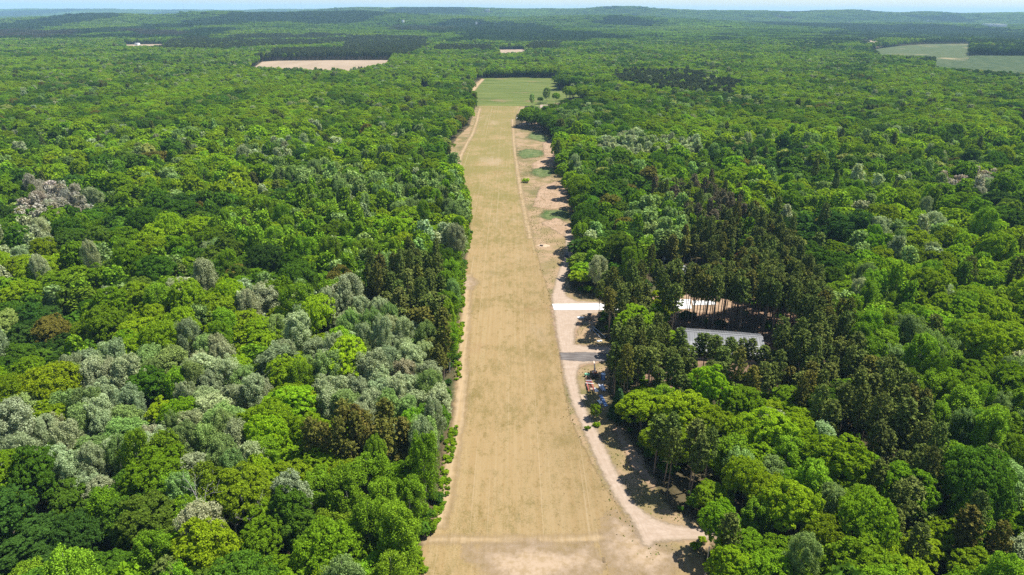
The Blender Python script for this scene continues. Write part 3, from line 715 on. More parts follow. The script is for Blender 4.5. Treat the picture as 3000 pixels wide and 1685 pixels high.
pt2 = fbm(P2[:, 0] / 420, P2[:, 1] / 600, 4); rows = []
TP = [np.array(TONES[k]) for k in ('deep', 'mid', 'lime')]
for i in range(len(P2)):
    kd = STANDS[st2[i]][1] if st2[i] >= 0 else ''
    if kd in ('farpine',): c, k = np.array(TONES['farpine']), 5 + int(RNG.integers(2))
    elif kd == 'farbrown': c, k = np.array(TONES['farbrown']), int(RNG.integers(5))
    elif kd == 'fardark': c, k = np.array(TONES['fardark']), int(RNG.integers(5))
    else:
        q = np.clip((pt2[i] - .5) * 2.6 + .95 + RNG.normal() * .22, 0, 2); j = min(int(q), 1); c = TP[j] + (TP[j + 1] - TP[j]) * (q - j); k = int(RNG.integers(5))
        band = fbm(P2[i, 0] / 700 + 50, P2[i, 1] / 1500 + 20, 3)
        if band > .60 or RNG.random() < .02: c, k = np.array(TONES['fardark']) * .9, 5 + int(RNG.integers(2))
        elif band < .36: c = c * 1.25
        elif RNG.random() < .04: c = np.array(TONES['palegreen'])
    hs = .85 + .4 * RNG.random()
    c = c * .74
    rows.append((P2[i, 0], P2[i, 1], z2_[i] - 1.0, math.atan(gy[i]), -math.atan(gx[i]), int(RNG.integers(4)) * 1.5708 + RNG.normal() * .1, 1, 1, hs, *np.clip(c, .005, 1), k))
print('far patches', len(rows))
scatter('far_woods', rows, PATCH, 'distant hazy blue-green woods covering the hills up to the skyline')

# ------------------------------------------------------------------ ground
def ground_material():
    t = NT('forest_floor'); p = t.pos(); sep = t.n('ShaderNodeSeparateXYZ'); t.link(p, sep.inputs[0])
    n1 = t.noise(p, .35, 6); n2 = t.noise(p, .035, 3)
    c = t.mix(t.ramp(n1, .3, .7), (.040, .034, .016), (.090, .070, .036))
    c = t.mix(t.math('MULTIPLY', t.ramp(n2, .5, .65), .6), c, (.040, .065, .018))
    n3 = t.noise(p, .012, 6); far = t.mix(t.ramp(n3, .35, .65), (.022, .045, .018), (.050, .085, .030))
    c = t.mix(t.ramp(sep.outputs[1], 9500, 12500), c, far)
    b = t.n('ShaderNodeBsdfPrincipled'); t.link(c, b.inputs['Base Color']); b.inputs['Roughness'].default_value = 1; b.inputs['Specular IOR Level'].default_value = .1
    return t.surf(b.outputs[0])
ys = np.concatenate([np.linspace(-500, 60, 8), np.geomspace(70, 34000, 300)]); ts = np.linspace(-1, 1, 221)
hw = np.maximum(1.15 * ys, 420.0)
GX = hw[:, None] * ts[None, :]; GY = np.repeat(ys[:, None], len(ts), 1)
GZ = np.where(GY > 60, terrain(GX, GY), 0.0)
n0, n1_ = GX.shape; idx = np.arange(n0 * n1_).reshape(n0, n1_)
Fg = np.stack([idx[:-1, :-1], idx[:-1, 1:], idx[1:, 1:], idx[1:, :-1]], -1).reshape(-1, 4)
go_ = link(bpy.data.objects.new('ground', mesh_np('ground', np.stack([GX, GY, GZ], -1).reshape(-1, 3), Fg, [ground_material()], smooth=True)))
tag(go_, kind='structure')

def sheet(name, poly, z, step, mat, follow=False, margin=2.0, label=None, stuff=False, stepy=None):
    """a thin ground layer on a traced outline; its border is worn away by the material"""
    poly = np.asarray(poly, float); stepy = stepy or step
    xs = np.arange(poly[:, 0].min() - margin - step, poly[:, 0].max() + margin + step, step); yy = np.arange(poly[:, 1].min() - margin - stepy, poly[:, 1].max() + margin + stepy, stepy)
    X, Y = np.meshgrid(xs, yy); sd = sdist(poly, X, Y)
    keep = sd > -margin; kc = keep[:-1, :-1] | keep[1:, :-1] | keep[:-1, 1:] | keep[1:, 1:]
    I = np.arange(X.size).reshape(X.shape)
    F = np.stack([I[:-1, :-1], I[:-1, 1:], I[1:, 1:], I[1:, :-1]], -1)[kc]
    Zz = np.full(X.shape, z) + (terrain(X, Y) if follow else 0)
    used = np.unique(F); mp = -np.ones(X.size, int); mp[used] = np.arange(len(used))
    V = np.stack([X, Y, Zz], -1).reshape(-1, 3)[used]
    me = mesh_np(name, V, mp[F], [mat]); at = me.attributes.new('edge', 'FLOAT', 'POINT'); at.data.foreach_set('value', sd.ravel()[used].astype(np.float32))
    o = link(bpy.data.objects.new(name, me)); tag(o, label, kind='stuff' if stuff else 'structure')
    return o
def soil(name, build, wear=1.2, soft=.5, nscale=.35, bump=0.0):
    """ground layer material: colour by build(t, p), border worn by noise"""
    t = NT(name); p = t.pos(); c = build(t, p)
    c = t.mix(1.0, c, (.78, .77, .76), 'MULTIPLY')
    b = t.n('ShaderNodeBsdfPrincipled'); t.link(c, b.inputs['Base Color']); b.inputs['Roughness'].default_value = 1; b.inputs['Specular IOR Level'].default_value = .08
    if bump:
        bm = t.n('ShaderNodeBump'); bm.inputs['Strength'].default_value = .6; bm.inputs['Distance'].default_value = bump; t.link(t.noise(p, 1.6, 5), bm.inputs['Height']); t.link(bm.outputs[0], b.inputs['Normal'])
    e = t.n('ShaderNodeAttribute', attribute_type='GEOMETRY', attribute_name='edge').outputs['Fac']
    nz = t.noise(p, nscale, 6, rough=.7)
    a = t.ramp(t.math('ADD', e, t.math('MULTIPLY', t.math('SUBTRACT', nz, .5), wear * 4)), -soft, soft)
    tr = t.n('ShaderNodeBsdfTransparent'); mx = t.n('ShaderNodeMixShader'); t.link(a, mx.inputs[0]); t.link(tr.outputs[0], mx.inputs[1]); t.link(b.outputs[0], mx.inputs[2])
    return t.surf(mx.outputs[0])

TAN, GRASS_Y, GRASS_G, SAND = (.520, .365, .175), (.330, .270, .075), (.150, .175, .050), (.620, .440, .290)
AX = math.atan2(-26.0, 740.0)      # the strip's heading
def along(t, p, sx, sy, scale=1.0, detail=4):
    mp = t.n('ShaderNodeMapping', vector_type='POINT'); t.link(p, mp.inputs[0]); mp.inputs['Rotation'].default_value = (0, 0, AX); mp.inputs['Scale'].default_value = (sx, sy, 1)
    return t.noise(mp.outputs[0], scale, detail)
def strip_col(t, p):
    sep = t.n('ShaderNodeSeparateXYZ'); t.link(p, sep.inputs[0])
    st_ = along(t, p, 1.0, .014, 1, 7); fine = t.noise(p, 2.4, 7, rough=.85); big = t.noise(p, .035, 5); med = along(t, p, .16, .075, 1, 7)
    c = t.mix(t.ramp(st_, .35, .66), (.315, .220, .104), (.345, .252, .128))
    far = t.ramp(sep.outputs[1], 210, 560)
    blot = t.noise(p, .42, 7, (1, .45, 1), .74)
    g = t.math('ADD', t.math('ADD', t.math('MULTIPLY', t.math('SUBTRACT', med, .5), 1.2), t.math('MULTIPLY', t.math('SUBTRACT', blot, .5), 2.4)), t.math('ADD', t.math('MULTIPLY', t.math('SUBTRACT', fine, .5), 3.4), t.math('MULTIPLY', t.math('SUBTRACT', big, .46), 2.2)))
    g = t.ramp(t.math('ADD', g, t.math('MULTIPLY', far, .46)), -.05, .72)
    c = t.mix(t.math('MULTIPLY', g, .80), c, t.mix(far, (.175, .138, .046), (.190, .172, .048)))
    c = t.mix(t.math('MULTIPLY', t.ramp(t.noise(p, .30, 8, (1, .6, 1), .78), .53, .66), .60), c, t.mix(far, (.150, .112, .030), (.165, .155, .036)))
    c = t.mix(t.math('MULTIPLY', t.ramp(t.noise(p, .55, 5, (1, .7, 1)), .60, .70), .40), c, (.20, .115, .035))
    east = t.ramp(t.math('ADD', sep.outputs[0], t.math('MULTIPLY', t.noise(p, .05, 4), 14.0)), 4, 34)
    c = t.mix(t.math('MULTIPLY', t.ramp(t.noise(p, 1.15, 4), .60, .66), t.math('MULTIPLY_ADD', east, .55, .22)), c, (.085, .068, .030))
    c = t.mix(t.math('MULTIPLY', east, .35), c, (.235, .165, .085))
    tr = along(t, p, 1.1, .003, 1, 3)
    c = t.mix(t.math('MULTIPLY', t.ramp(tr, .58, .70), .40), c, (.42, .325, .200))
    c = t.mix(t.math('MULTIPLY', t.ramp(t.noise(p, .03, 5), .60, .74), .40), c, (.26, .155, .078))
    c = t.mix(t.math('MULTIPLY', t.ramp(t.noise(p, .020, 4, (1.5, .6, 1)), .55, .72), .5), c, (.40, .30, .20))
    return t.mix(t.math('MULTIPLY', t.ramp(fine, .585, .68), .45), c, (.10, .082, .035))
M_STRIP = soil('dry_mown_grass', strip_col, .7, .5, bump=.10)
def meadow_col(t, p):
    fine = t.noise(p, 1.0, 6, rough=.75); n = t.noise(p, .09, 5); n2 = t.noise(p, .03, 4)
    c = t.mix(t.ramp(n, .38, .62), (.360, .250, .150), (.245, .190, .088))
    c = t.mix(t.math('MULTIPLY', t.ramp(n2, .50, .64), .65), c, (.125, .125, .042))
    return t.mix(t.math('MULTIPLY', t.ramp(fine, .52, .66), .65), c, (.100, .088, .038))
M_MEADOW = soil('rough_grass', meadow_col, 1.6, .8, bump=.12)
def field_col(t, p):
    n = along(t, p, .012, .14, 1, 5); n2 = t.noise(p, .016, 5); f = t.noise(p, .25, 5)
    c = t.mix(t.ramp(n, .38, .62), (.070, .110, .018), (.160, .185, .045))
    c = t.mix(t.math('MULTIPLY', t.ramp(f, .45, .7), .35), c, (.18, .165, .07))
    return t.mix(t.math('MULTIPLY', t.ramp(n2, .57, .70), .7), c, (.24, .165, .09))
M_FIELD = soil('hay_grass', field_col, 1.5, .8)
def road_col(t, p):
    n = t.noise(p, .5, 6, rough=.7); n2 = t.noise(p, .08, 4); f = t.noise(p, 2.2, 4)
    c = t.mix(t.ramp(n, .35, .7), (.380, .290, .215), (.455, .360, .280))
    c = t.mix(t.math('MULTIPLY', t.ramp(f, .55, .7), .3), c, (.29, .22, .155))
    return t.mix(t.math('MULTIPLY', t.ramp(n2, .5, .7), .35), c, (.335, .255, .18))
def road_col2(t, p):
    c = road_col(t, p); e = t.n('ShaderNodeAttribute', attribute_type='GEOMETRY', attribute_name='edge').outputs['Fac']
    w_ = t.math('SINE', t.math('MULTIPLY_ADD', t.noise(p, .25, 3), 3.0, t.math('MULTIPLY', e, 7.0)))
    c = t.mix(t.math('MULTIPLY', t.ramp(w_, .2, 1.0), .30), c, (.33, .25, .18))
    return t.mix(t.math('MULTIPLY', t.ramp(e, 1.2, .1), .35), c, (.30, .235, .14))
M_ROAD = soil('packed_sand', road_col2, .8, .8, .7, bump=.06)
M_TRACK = soil('wheel_track', road_col, .5, .5, .9)
M_SAND = soil('bare_sand', lambda t, p: t.mix(t.math('MULTIPLY', t.ramp(t.noise(p, .5, 5), .5, .65), .55), t.mix(t.ramp(t.noise(p, .12, 5), .35, .65), (.42, .295, .20), (.34, .23, .145)), (.17, .13, .065)), 1.6, .9, .25)
M_SAND2 = soil('worn_sand', lambda t, p: t.mix(t.ramp(t.noise(p, .5, 6), .4, .65), (.42, .315, .215), (.33, .24, .14)), 4.0, 4.0, .12)
M_GRAVEL = soil('dark_gravel', lambda t, p: t.mix(t.ramp(t.noise(p, .8, 6, (.25, 1.6, 1)), .35, .7), (.12, .106, .10), (.21, .19, .175)), .5, .5)
M_LAWN = soil('green_turf', lambda t, p: t.mix(t.ramp(t.noise(p, .22, 5), .35, .65), (.075, .120, .036), (.165, .19, .075)), 3.2, 3.2, .16)
M_PINEFLOOR = soil('needle_floor', lambda t, p: t.mix(t.math('MULTIPLY', t.ramp(t.noise(p, .4, 5), .5, .62), .6), t.mix(t.ramp(t.noise(p, .15, 5), .35, .65), (.27, .175, .115), (.16, .105, .068)), (.07, .055, .035)), 2.5, 1.2, .15)

sheet('meadow', CLEAR_MAIN, .015, 2.0, M_MEADOW, margin=4)
STRIP = GP([(1040, 2100), (1058, 1490), (1060, 1400), (1066, 1345), (1095, 1320), (1118, 1240), (1133, 1130), (1146, 1060), (1154, 950), (1156, 850), (1162, 770), (1166, 690), (1176, 640), (1183, 580), (1182, 520), (1167, 460), (1152, 420), (1162, 380), (1185, 330), (1197, 300), (1205, 266), (1309, 267),
    (1298, 290), (1291, 330), (1296, 370), (1303, 420), (1314, 480), (1326, 540), (1340, 600), (1362, 680), (1382, 740), (1393, 800), (1408, 880), (1416, 960), (1434, 1050), (1470, 1130), (1520, 1220), (1570, 1300), (1600, 1360), (1640, 1400), (1770, 1400), (1785, 1490), (1830, 2100)])
sheet('grass_airstrip', STRIP, .035, 1.6, M_STRIP, margin=3)
HAY = GP([(1196, 266), (1182, 256), (1194, 232), (1196, 215), (1214, 197), (1300, 195), (1402, 197), (1404, 224), (1470, 228), (1545, 231), (1520, 238), (1440, 245), (1405, 258), (1372, 266), (1310, 267)])
sheet('hay_field', HAY, .04, 3.0, M_FIELD, margin=3)
for nm, pts in (('green_lawn', [(1303, 392), (1306, 380), (1325, 375), (1360, 378), (1372, 388), (1350, 396), (1320, 398)]), ('green_lawn', [(1338, 438), (1342, 424), (1370, 418), (1392, 424), (1392, 440), (1365, 447)]), ('green_lawn', [(1355, 545), (1370, 530), (1420, 528), (1440, 540), (1420, 552), (1380, 552)]), ('green_lawn', [(1325, 345), (1340, 332), (1372, 340), (1392, 356), (1360, 356)])):
    sheet(nm, GP(pts), .055, 1.5, M_LAWN)
ROAD = GP([(1422, 585), (1438, 588), (1436, 640), (1430, 680), (1420, 715), (1424, 745), (1450, 758), (1512, 760), (1512, 786), (1460, 794), (1446, 830), (1444, 866), (1480, 872), (1556, 872), (1548, 898), (1500, 910), (1458, 918), (1450, 945), (1458, 990), (1480, 1040), (1503, 1084), (1545, 1172), (1589, 1258), (1616, 1285), (1645, 1305), (1690, 1320), (1750, 1326), (1812, 1330), (1806, 1350), (1779, 1358), (1690, 1360), (1650, 1364), (1634, 1376), (1618, 1372), (1606, 1345), (1595, 1318), (1576, 1292), (1553, 1260), (1530, 1218), (1506, 1172), (1468, 1084), (1440, 1020), (1420, 950), (1412, 900), (1402, 850), (1396, 800), (1388, 745), (1400, 700), (1416, 655), (1424, 620)])
sheet('dirt_road', ROAD, .075, .7, M_ROAD)
sheet('bare_ground', GP([(1385, 770), (1512, 785), (1495, 828), (1470, 800), (1450, 840), (1446, 866), (1556, 870), (1540, 905), (1460, 925), (1420, 930), (1400, 850)]), .058, 1.0, M_SAND)
sheet('bare_ground', GP([(1340, 520), (1360, 470), (1400, 455), (1424, 470), (1428, 520), (1385, 527)]), .058, 1.2, M_SAND)
sheet('bare_ground', GP([(1360, 560), (1400, 548), (1452, 575), (1452, 618), (1430, 600), (1395, 580)]), .058, 1.2, M_SAND)
sheet('bare_ground', GP([(1370, 395), (1365, 360), (1400, 345), (1440, 362), (1432, 378), (1400, 392), (1392, 418), (1340, 425), (1340, 410)]), .057, 1.5, M_SAND)
sheet('bare_ground', GP([(1300, 318), (1330, 300), (1392, 300), (1392, 332), (1340, 328)]), .057, 1.5, M_SAND)
sheet('bare_ground', GP([(1540, 1080), (1560, 1070), (1600, 1130), (1650, 1210), (1640, 1235), (1590, 1170)]), .056, 1.0, M_SAND)
sheet('bare_ground', GP([(1540, 1300), (1600, 1330), (1660, 1380), (1700, 1400), (1660, 1460), (1560, 1440), (1530, 1370)]), .052, 1.0, M_SAND2)
sheet('bare_ground', GP([(1180, 1385), (1300, 1372), (1470, 1380), (1500, 1420), (1420, 1470), (1250, 1460)]), .052, 1.0, M_SAND2)
sheet('bare_ground', GP([(1164, 726), (1166, 698), (1186, 700), (1196, 715), (1182, 726)]), .055, .8, M_SAND2)
sheet('gravel_patch', GP([(1408, 888), (1470, 886), (1550, 892), (1535, 909), (1465, 909), (1412, 905)]), .095, .7, M_GRAVEL)
PINEFLOOR = GP([(1640, 860), (1630, 745), (1800, 735), (1900, 650), (1960, 720), (2040, 830), (2080, 905), (2060, 1000), (1960, 980), (1700, 1000), (1620, 990), (1600, 900)])
sheet('needle_floor', PINEFLOOR, .02, 2.0, M_PINEFLOOR, margin=4)
sheet('bare_ground', GP([(1640, 790), (1640, 745), (1820, 738), (1900, 752), (1820, 785), (1700, 792)]), .045, 1.5, M_SAND)
sheet('bare_ground', GP([(1800, 672), (1850, 646), (1890, 668), (1845, 694)]), .045, 1.5, M_SAND)
# mower tracks worn into the west edge and along the east edge of the strip
def band(pts, w):
    P_ = np.array(pts, float); d = np.gradient(P_, axis=0); n_ = unit(np.c_[-d[:, 1], d[:, 0]]); return np.concatenate([P_ + n_ * w / 2, (P_ - n_ * w / 2)[::-1]])
MOW = simple('x', (.5, .4, .2)) if False else None
M_MOW = soil('mown_track', lambda t, p: t.mix(t.ramp(along(t, p, 1.2, .02, 1, 5), .35, .65), (.37, .265, .14), (.43, .32, .19)), 1.1, 1.6, .3)
wline = GP([(1100, 1325), (1124, 1240), (1140, 1130), (1153, 1060), (1162, 950), (1167, 850), (1172, 770), (1177, 690)])
sheet('mower_track', band(wline, 3.4), .05, .8, M_MOW)
wline2 = GP([(1155, 425), (1158, 395), (1172, 365), (1190, 335), (1200, 305), (1204, 285), (1208, 272)])
sheet('mower_track', band(wline2, 3.0), .05, 1.2, M_MOW)
eline = GP([(1289, 300), (1294, 370), (1301, 420), (1310, 480), (1322, 540), (1334, 600)])
sheet('mower_track', band(eline, 2.6), .05, 1.2, M_MOW)
sheet('mower_track', band(GP([(1215, 199), (1200, 215), (1190, 228), (1180, 245)]), 6), .06, 2, M_MOW)
cross = GP([(1066, 1357), (1200, 1357), (1350, 1360), (1480, 1356), (1600, 1350)])
sheet('cross_track', band(cross, 2.2), .05, .7, M_MOW)

# far fields
M_PLOUGH = soil('ploughed_soil', lambda t, p: t.mix(t.ramp(t.noise(p, .02, 5, (1, .3, 1)), .35, .65), (.33, .25, .17), (.39, .30, .21)), 3, 2, .05)
M_ORCH = soil('orchard_rows', lambda t, p: t.mix(t.ramp(t.noise(p, .16, 3, (1, .15, 1)), .4, .6), (.040, .070, .024), (.085, .110, .042)), 3, 2, .05)
M_ORCH2 = soil('sandy_orchard', lambda t, p: t.mix(t.math('MULTIPLY', t.ramp(t.noise(p, .0065, 3), .55, .68), .8), t.mix(t.ramp(t.noise(p, .16, 3, (.3, 1, 1)), .4, .6), (.062, .092, .032), (.105, .125, .050)), (.34, .27, .15)), 3, 2, .05)
FM = {'ploughed_field': M_PLOUGH, 'far_field': M_PLOUGH, 'mown_field': M_PLOUGH, 'orchard_field': M_ORCH2, 'vineyard_field': M_ORCH, 'hill_field': M_PLOUGH, 'pale_field': M_PLOUGH, 'side_field': M_PLOUGH}
for nm, poly in FIELDS_FAR.items():
    P_ = poly; sheet(nm, P_, .6 if nm != 'side_field' else .05, max(6.0, np.ptp(np.array(P_)[:, 0]) / 90), FM[nm], follow=True, margin=10)

# ------------------------------------------------------------------ built things
class MB:
    """collects boxes, tubes and sheets for ONE mesh"""
    def __init__(s): s.v = []; s.f = []
    def raw(s, V, F):
        o = len(s.v); s.v += [tuple(map(float, p)) for p in V]; s.f += [tuple(int(i) + o for i in q) for q in F]; return s
    def box(s, c, d, rz=0.0, rx=0.0, ry=0.0, taper=1.0):
        R = Euler((rx, ry, rz)).to_matrix(); P = []
        for z in (-.5, .5):
            k = taper if z > 0 else 1
            for x, y in ((-.5, -.5), (.5, -.5), (.5, .5), (-.5, .5)): P.append(R @ Vector((x * d[0] * k, y * d[1] * k, z * d[2])) + Vector(c))
        return s.raw(P, [(3, 2, 1, 0), (4, 5, 6, 7), (0, 1, 5, 4), (1, 2, 6, 5), (2, 3, 7, 6), (3, 0, 4, 7)])
    def cyl(s, a, b, r0, r1=None, n=12, cap=True):
        r1 = r0 if r1 is None else r1; a = Vector(a); b = Vector(b); d = (b - a).normalized(); u = d.orthogonal().normalized(); w_ = d.cross(u); P = []
        for p, r in ((a, r0), (b, r1)):
            for k in range(n): P.append(p + r * (math.cos(6.28318 * k / n) * u + math.sin(6.28318 * k / n) * w_))
        F = [(k, (k + 1) % n, n + (k + 1) % n, n + k) for k in range(n)]
        if cap: F += [tuple(range(n))[::-1], tuple(range(n, 2 * n))]
        return s.raw(P, F)
    def prism(s, pts, y0, y1):
        """outline in x-z pulled along y"""
        n = len(pts); P = [(x, y0, z) for x, z in pts] + [(x, y1, z) for x, z in pts]
        return s.raw(P, [tuple(range(n))[::-1], tuple(range(n, 2 * n))] + [(k, (k + 1) % n, n + (k + 1) % n, n + k) for k in range(n)])
    def plate(s, pts, z0, z1):
        """outline in x-y with a thickness"""
        n = len(pts); P = [(x, y, z0) for x, y in pts] + [(x, y, z1) for x, y in pts]
        return s.raw(P, [tuple(range(n))[::-1], tuple(range(n, 2 * n))] + [(k, (k + 1) % n, n + (k + 1) % n, n + k) for k in range(n)])
    def make(s, name, mat, parent=None, smooth=False):
        me = bpy.data.meshes.new(name); me.from_pydata(s.v, [], s.f); me.materials.append(mat); me.update()
        if smooth: me.polygons.foreach_set('use_smooth', np.ones(len(me.polygons), bool))
        return link(bpy.data.objects.new(name, me), parent)
def thing(name, label, cat, loc, rz=0.0, group=None):
    o = link(bpy.data.objects.new(name, None)); o.location = loc; o.rotation_euler = (0, 0, rz); return tag(o, label, cat, group)

def galvanised():
    t = NT('galvanised_sheet'); tc = t.n('ShaderNodeTexCoord').outputs['Object']
    c = t.mix(t.ramp(t.noise(tc, 1.0, 5, (1.6, .12, .3)), .35, .7), (.105, .107, .112), (.150, .152, .158))
    c = t.mix(t.math('MULTIPLY', t.ramp(t.noise(tc, .5, 6), .60, .75), .5), c, (.15, .12, .095))
    b = t.n('ShaderNodeBsdfPrincipled'); t.link(c, b.inputs['Base Color']); b.inputs['Roughness'].default_value = .5; b.inputs['Metallic'].default_value = .25
    return t.surf(b.outputs[0])
m_galv = galvanised()
m_wall = simple('grey_siding', (.34, .35, .37), .6, .1, .08, 1)
m_white = simple('white_paint', (.74, .74, .72), .5, 0, .05, 2)
m_black = simple('black_rubber', (.022, .022, .024), .8, 0, .2, 4)
m_dark = simple('dark_steel', (.045, .042, .045), .55, .4, .2, 4)
m_red = simple('faded_red_paint', (.36, .085, .065), .6, .1, .25, 3)
m_maroon = simple('dark_red_paint', (.13, .035, .028), .6, .1, .25, 3)
m_orange = simple('orange_paint', (.62, .20, .05), .5, .1, .15, 3)
m_paleor = simple('sun_bleached_paint', (.70, .50, .38), .5, .1, .12, 3)
m_green = simple('sea_green_paint', (.20, .52, .30), .45, .1, .12, 3)
m_blue = simple('blue_plastic', (.030, .105, .30), .45, 0, .15, 3)
m_pipe = simple('pale_blue_plastic', (.18, .32, .60), .4, 0, .1, 3)
m_glass = simple('dark_glass', (.03, .04, .05), .12, 0, .05, 1, .6)
m_tan = simple('brown_shingles', (.36, .27, .21), .9, 0, .15, 2)
m_ply = simple('weathered_plywood', (.33, .245, .165), .8, 0, .12, 2)
m_tarp = simple('grey_tarpaulin', (.42, .46, .54), .6, 0, .2, 2)
m_pole = simple('weathered_wood', (.50, .46, .42), .9, 0, .15, 3)
m_heap = simple('heaped_sand', (.40, .29, .19), 1, 0, .15, 2)
m_wood = simple('dry_branches', (.11, .08, .06), .9, 0, .3, 3)
m_navy = simple('navy_paint', (.035, .05, .10), .4, .2, .1, 3)
def concrete():
    t = NT('pale_concrete'); p = t.pos(); sep = t.n('ShaderNodeSeparateXYZ'); t.link(p, sep.inputs[0])
    c = t.mix(t.ramp(t.noise(p, .35, 6), .35, .7), (.60, .59, .57), (.70, .69, .67))
    j = t.math('FRACT', t.math('MULTIPLY', sep.outputs[0], 1 / 4.0)); c = t.mix(t.math('MULTIPLY', t.math('LESS_THAN', j, .045), .55), c, (.22, .21, .20))
    c = t.mix(t.math('MULTIPLY', t.ramp(t.noise(p, .9, 5), .58, .72), .4), c, (.44, .38, .31))
    b = t.n('ShaderNodeBsdfPrincipled'); t.link(c, b.inputs['Base Color']); b.inputs['Roughness'].default_value = .85
    return t.surf(b.outputs[0])
m_conc = concrete()

# concrete
def slab(name, pts, z0=-.25, z1=.18):
    o = MB().plate([G(*p) for p in pts][::-1], z0, z1).make(name, m_conc); tag(o, kind='structure'); return o
slab('concrete_apron', [(1389, 765.5), (1655, 763.5), (1657, 780), (1394, 780.5)])
slab('concrete_pad', [(1659, 755), (1736, 753.5), (1740, 777), (1662, 779)], z1=.19)
slab('concrete_pad', [(1741, 757), (1800, 757.5), (1802, 767), (1742, 768.5)])
slab('concrete_pad', [(1393, 366.5), (1432, 364.5), (1428, 372), (1408, 379)])

# the long grey barn: gambrel roof of ribbed sheet
b = thing('barn', 'long grey metal barn with a ribbed gambrel roof standing among dark pines', 'barn', (BARN_C[0], BARN_C[1], 0), BARN_ANG)
L, D = 15.0, 9.6
sec = [(-D, 2.9), (-5.4, 5.15), (0, 6.4), (5.4, 5.15), (D, 2.9)]           # across the building (local y), height
MB().raw([(x, y, z) for x in (-L + .3, L - .3) for y, z in [(-D + .35, 0), (-D + .35, 2.85), (-5.4, 4.95), (0, 6.2), (5.4, 4.95), (D - .35, 2.85), (D - .35, 0)]],
         [(0, 1, 2, 3, 4, 5, 6), (13, 12, 11, 10, 9, 8, 7), (0, 7, 8, 1), (5, 12, 13, 6)]).make('wall', m_wall, b)
rf = MB()
for (ya, za), (yb, zb_) in zip(sec[:-1], sec[1:]):
    rf.raw([(x, y, z + q) for q in (0, .09) for x, y, z in ((-L, ya, za), (L, ya, za), (L, yb, zb_), (-L, yb, zb_))], [(3, 2, 1, 0), (4, 5, 6, 7), (0, 1, 5, 4), (1, 2, 6, 5), (2, 3, 7, 6), (3, 0, 4, 7)])
    ln = math.hypot(yb - ya, zb_ - za); ang = math.atan2(zb_ - za, yb - ya)
    for k in range(33):
        x = -L + .45 + k * (2 * L - .9) / 32; rf.box((x, (ya + yb) / 2 - .12 * math.sin(ang), (za + zb_) / 2 + .09 + .035), (.10, ln * .995, .07), rx=ang)
rf.make('roof', m_galv, b)
MB().box((0, 0, 6.56), (2 * L, .45, .07)).make('ridge_cap', simple('ridge_trim', (.30, .30, .30), .5, .2), b)
MB().box((L - .26, 0, 1.9), (.08, 5.2, 3.8)).make('door', simple('barn_door', (.25, .26, .28), .5, .2), b)
MB().box((-L + .26, 0, 1.9), (.08, 5.2, 3.8)).make('door', m_wall, b)
for x in (-9, -3, 3, 9): MB().box((x, -D + .32, 1.6), (1.4, .08, 1.0)).make('window', m_glass, b)

# the second grey roof in the pines
sx, sy = G(1716, 697, 0)
s_ = thing('shed', 'low shed with a pale grey metal roof half hidden by pines', 'shed', (sx, sy + 1, 0), math.radians(-2))
MB().box((0, 0, 1.5), (19.4, 10.4, 3.0)).make('wall', m_wall, s_)
rf = MB()
for q in (-1, 1):
    rf.raw([(x, y, z) for z0 in (0, .1) for x, y, z in ((-10.3, q * 5.8, 2.9 + z0), (10.3, q * 5.8, 2.9 + z0), (10.3, 0, 5.4 + z0), (-10.3, 0, 5.4 + z0))], [(3, 2, 1, 0), (4, 5, 6, 7), (0, 1, 5, 4), (1, 2, 6, 5), (2, 3, 7, 6), (3, 0, 4, 7)])
rf.make('roof', m_galv, s_)
MB().box((-4, -5.24, 1.1), (1.1, .08, 2.1)).make('door', m_white, s_)
dx_, dy_ = G(1668, 676, 0)
d_ = thing('dish_mast', 'small white dish on a mast beside the grey shed', 'dish', (dx_, dy_, 0))
MB().cyl((0, 0, 0), (0, 0, 5.2), .07).make('mast', m_white, d_)
MB().cyl((0, -.25, 5.4), (0, .1, 5.2), .75, .25, 16).make('reflector', m_white, d_)
MB().cyl((-.3, -.7, 5.9), (-.3, -.95, 6.0), .16, .16, 8).make('feed', m_white, d_)

# side-by-side utility vehicle on the path
ux, uy = G(1425.5, 646)
u = thing('utility_vehicle', 'small dark blue utility vehicle driving down the sandy path', 'utility vehicle', (ux, uy, .08), math.radians(4))
MB().box((0, .2, .62), (1.35, 2.7, .34)).box((0, -1.05, .86), (1.2, .8, .22), taper=.9).box((0, 1.15, .92), (1.3, .95, .4)).make('body', m_navy, u)
cg = MB()
for x in (-.6, .6):
    for y, y2 in ((-.62, -.35), (.6, .55)): cg.cyl((x, y, .8), (x * .92, y2, 1.85), .035, n=6)
cg.make('roll_cage', m_dark, u)
MB().box((0, .12, 1.88), (1.3, 1.25, .06)).make('roof', m_dark, u)
MB().box((0, -.52, 1.33), (1.1, .03, .75), rx=.22).make('windscreen', simple('windscreen', (.35, .42, .50), .1, 0, .03), u)
MB().box((-.3, .32, .95), (.45, .45, .14)).box((-.3, .56, 1.2), (.45, .1, .5)).make('seat', m_black, u)
MB().box((.3, .32, .95), (.45, .45, .14)).box((.3, .56, 1.2), (.45, .1, .5)).make('seat', m_black, u)
for x in (-.62, .62):
    for y in (-.95, 1.05): MB().cyl((x - .13, y, .33), (x + .13, y, .33), .33, n=16).make('wheel', m_black, u)

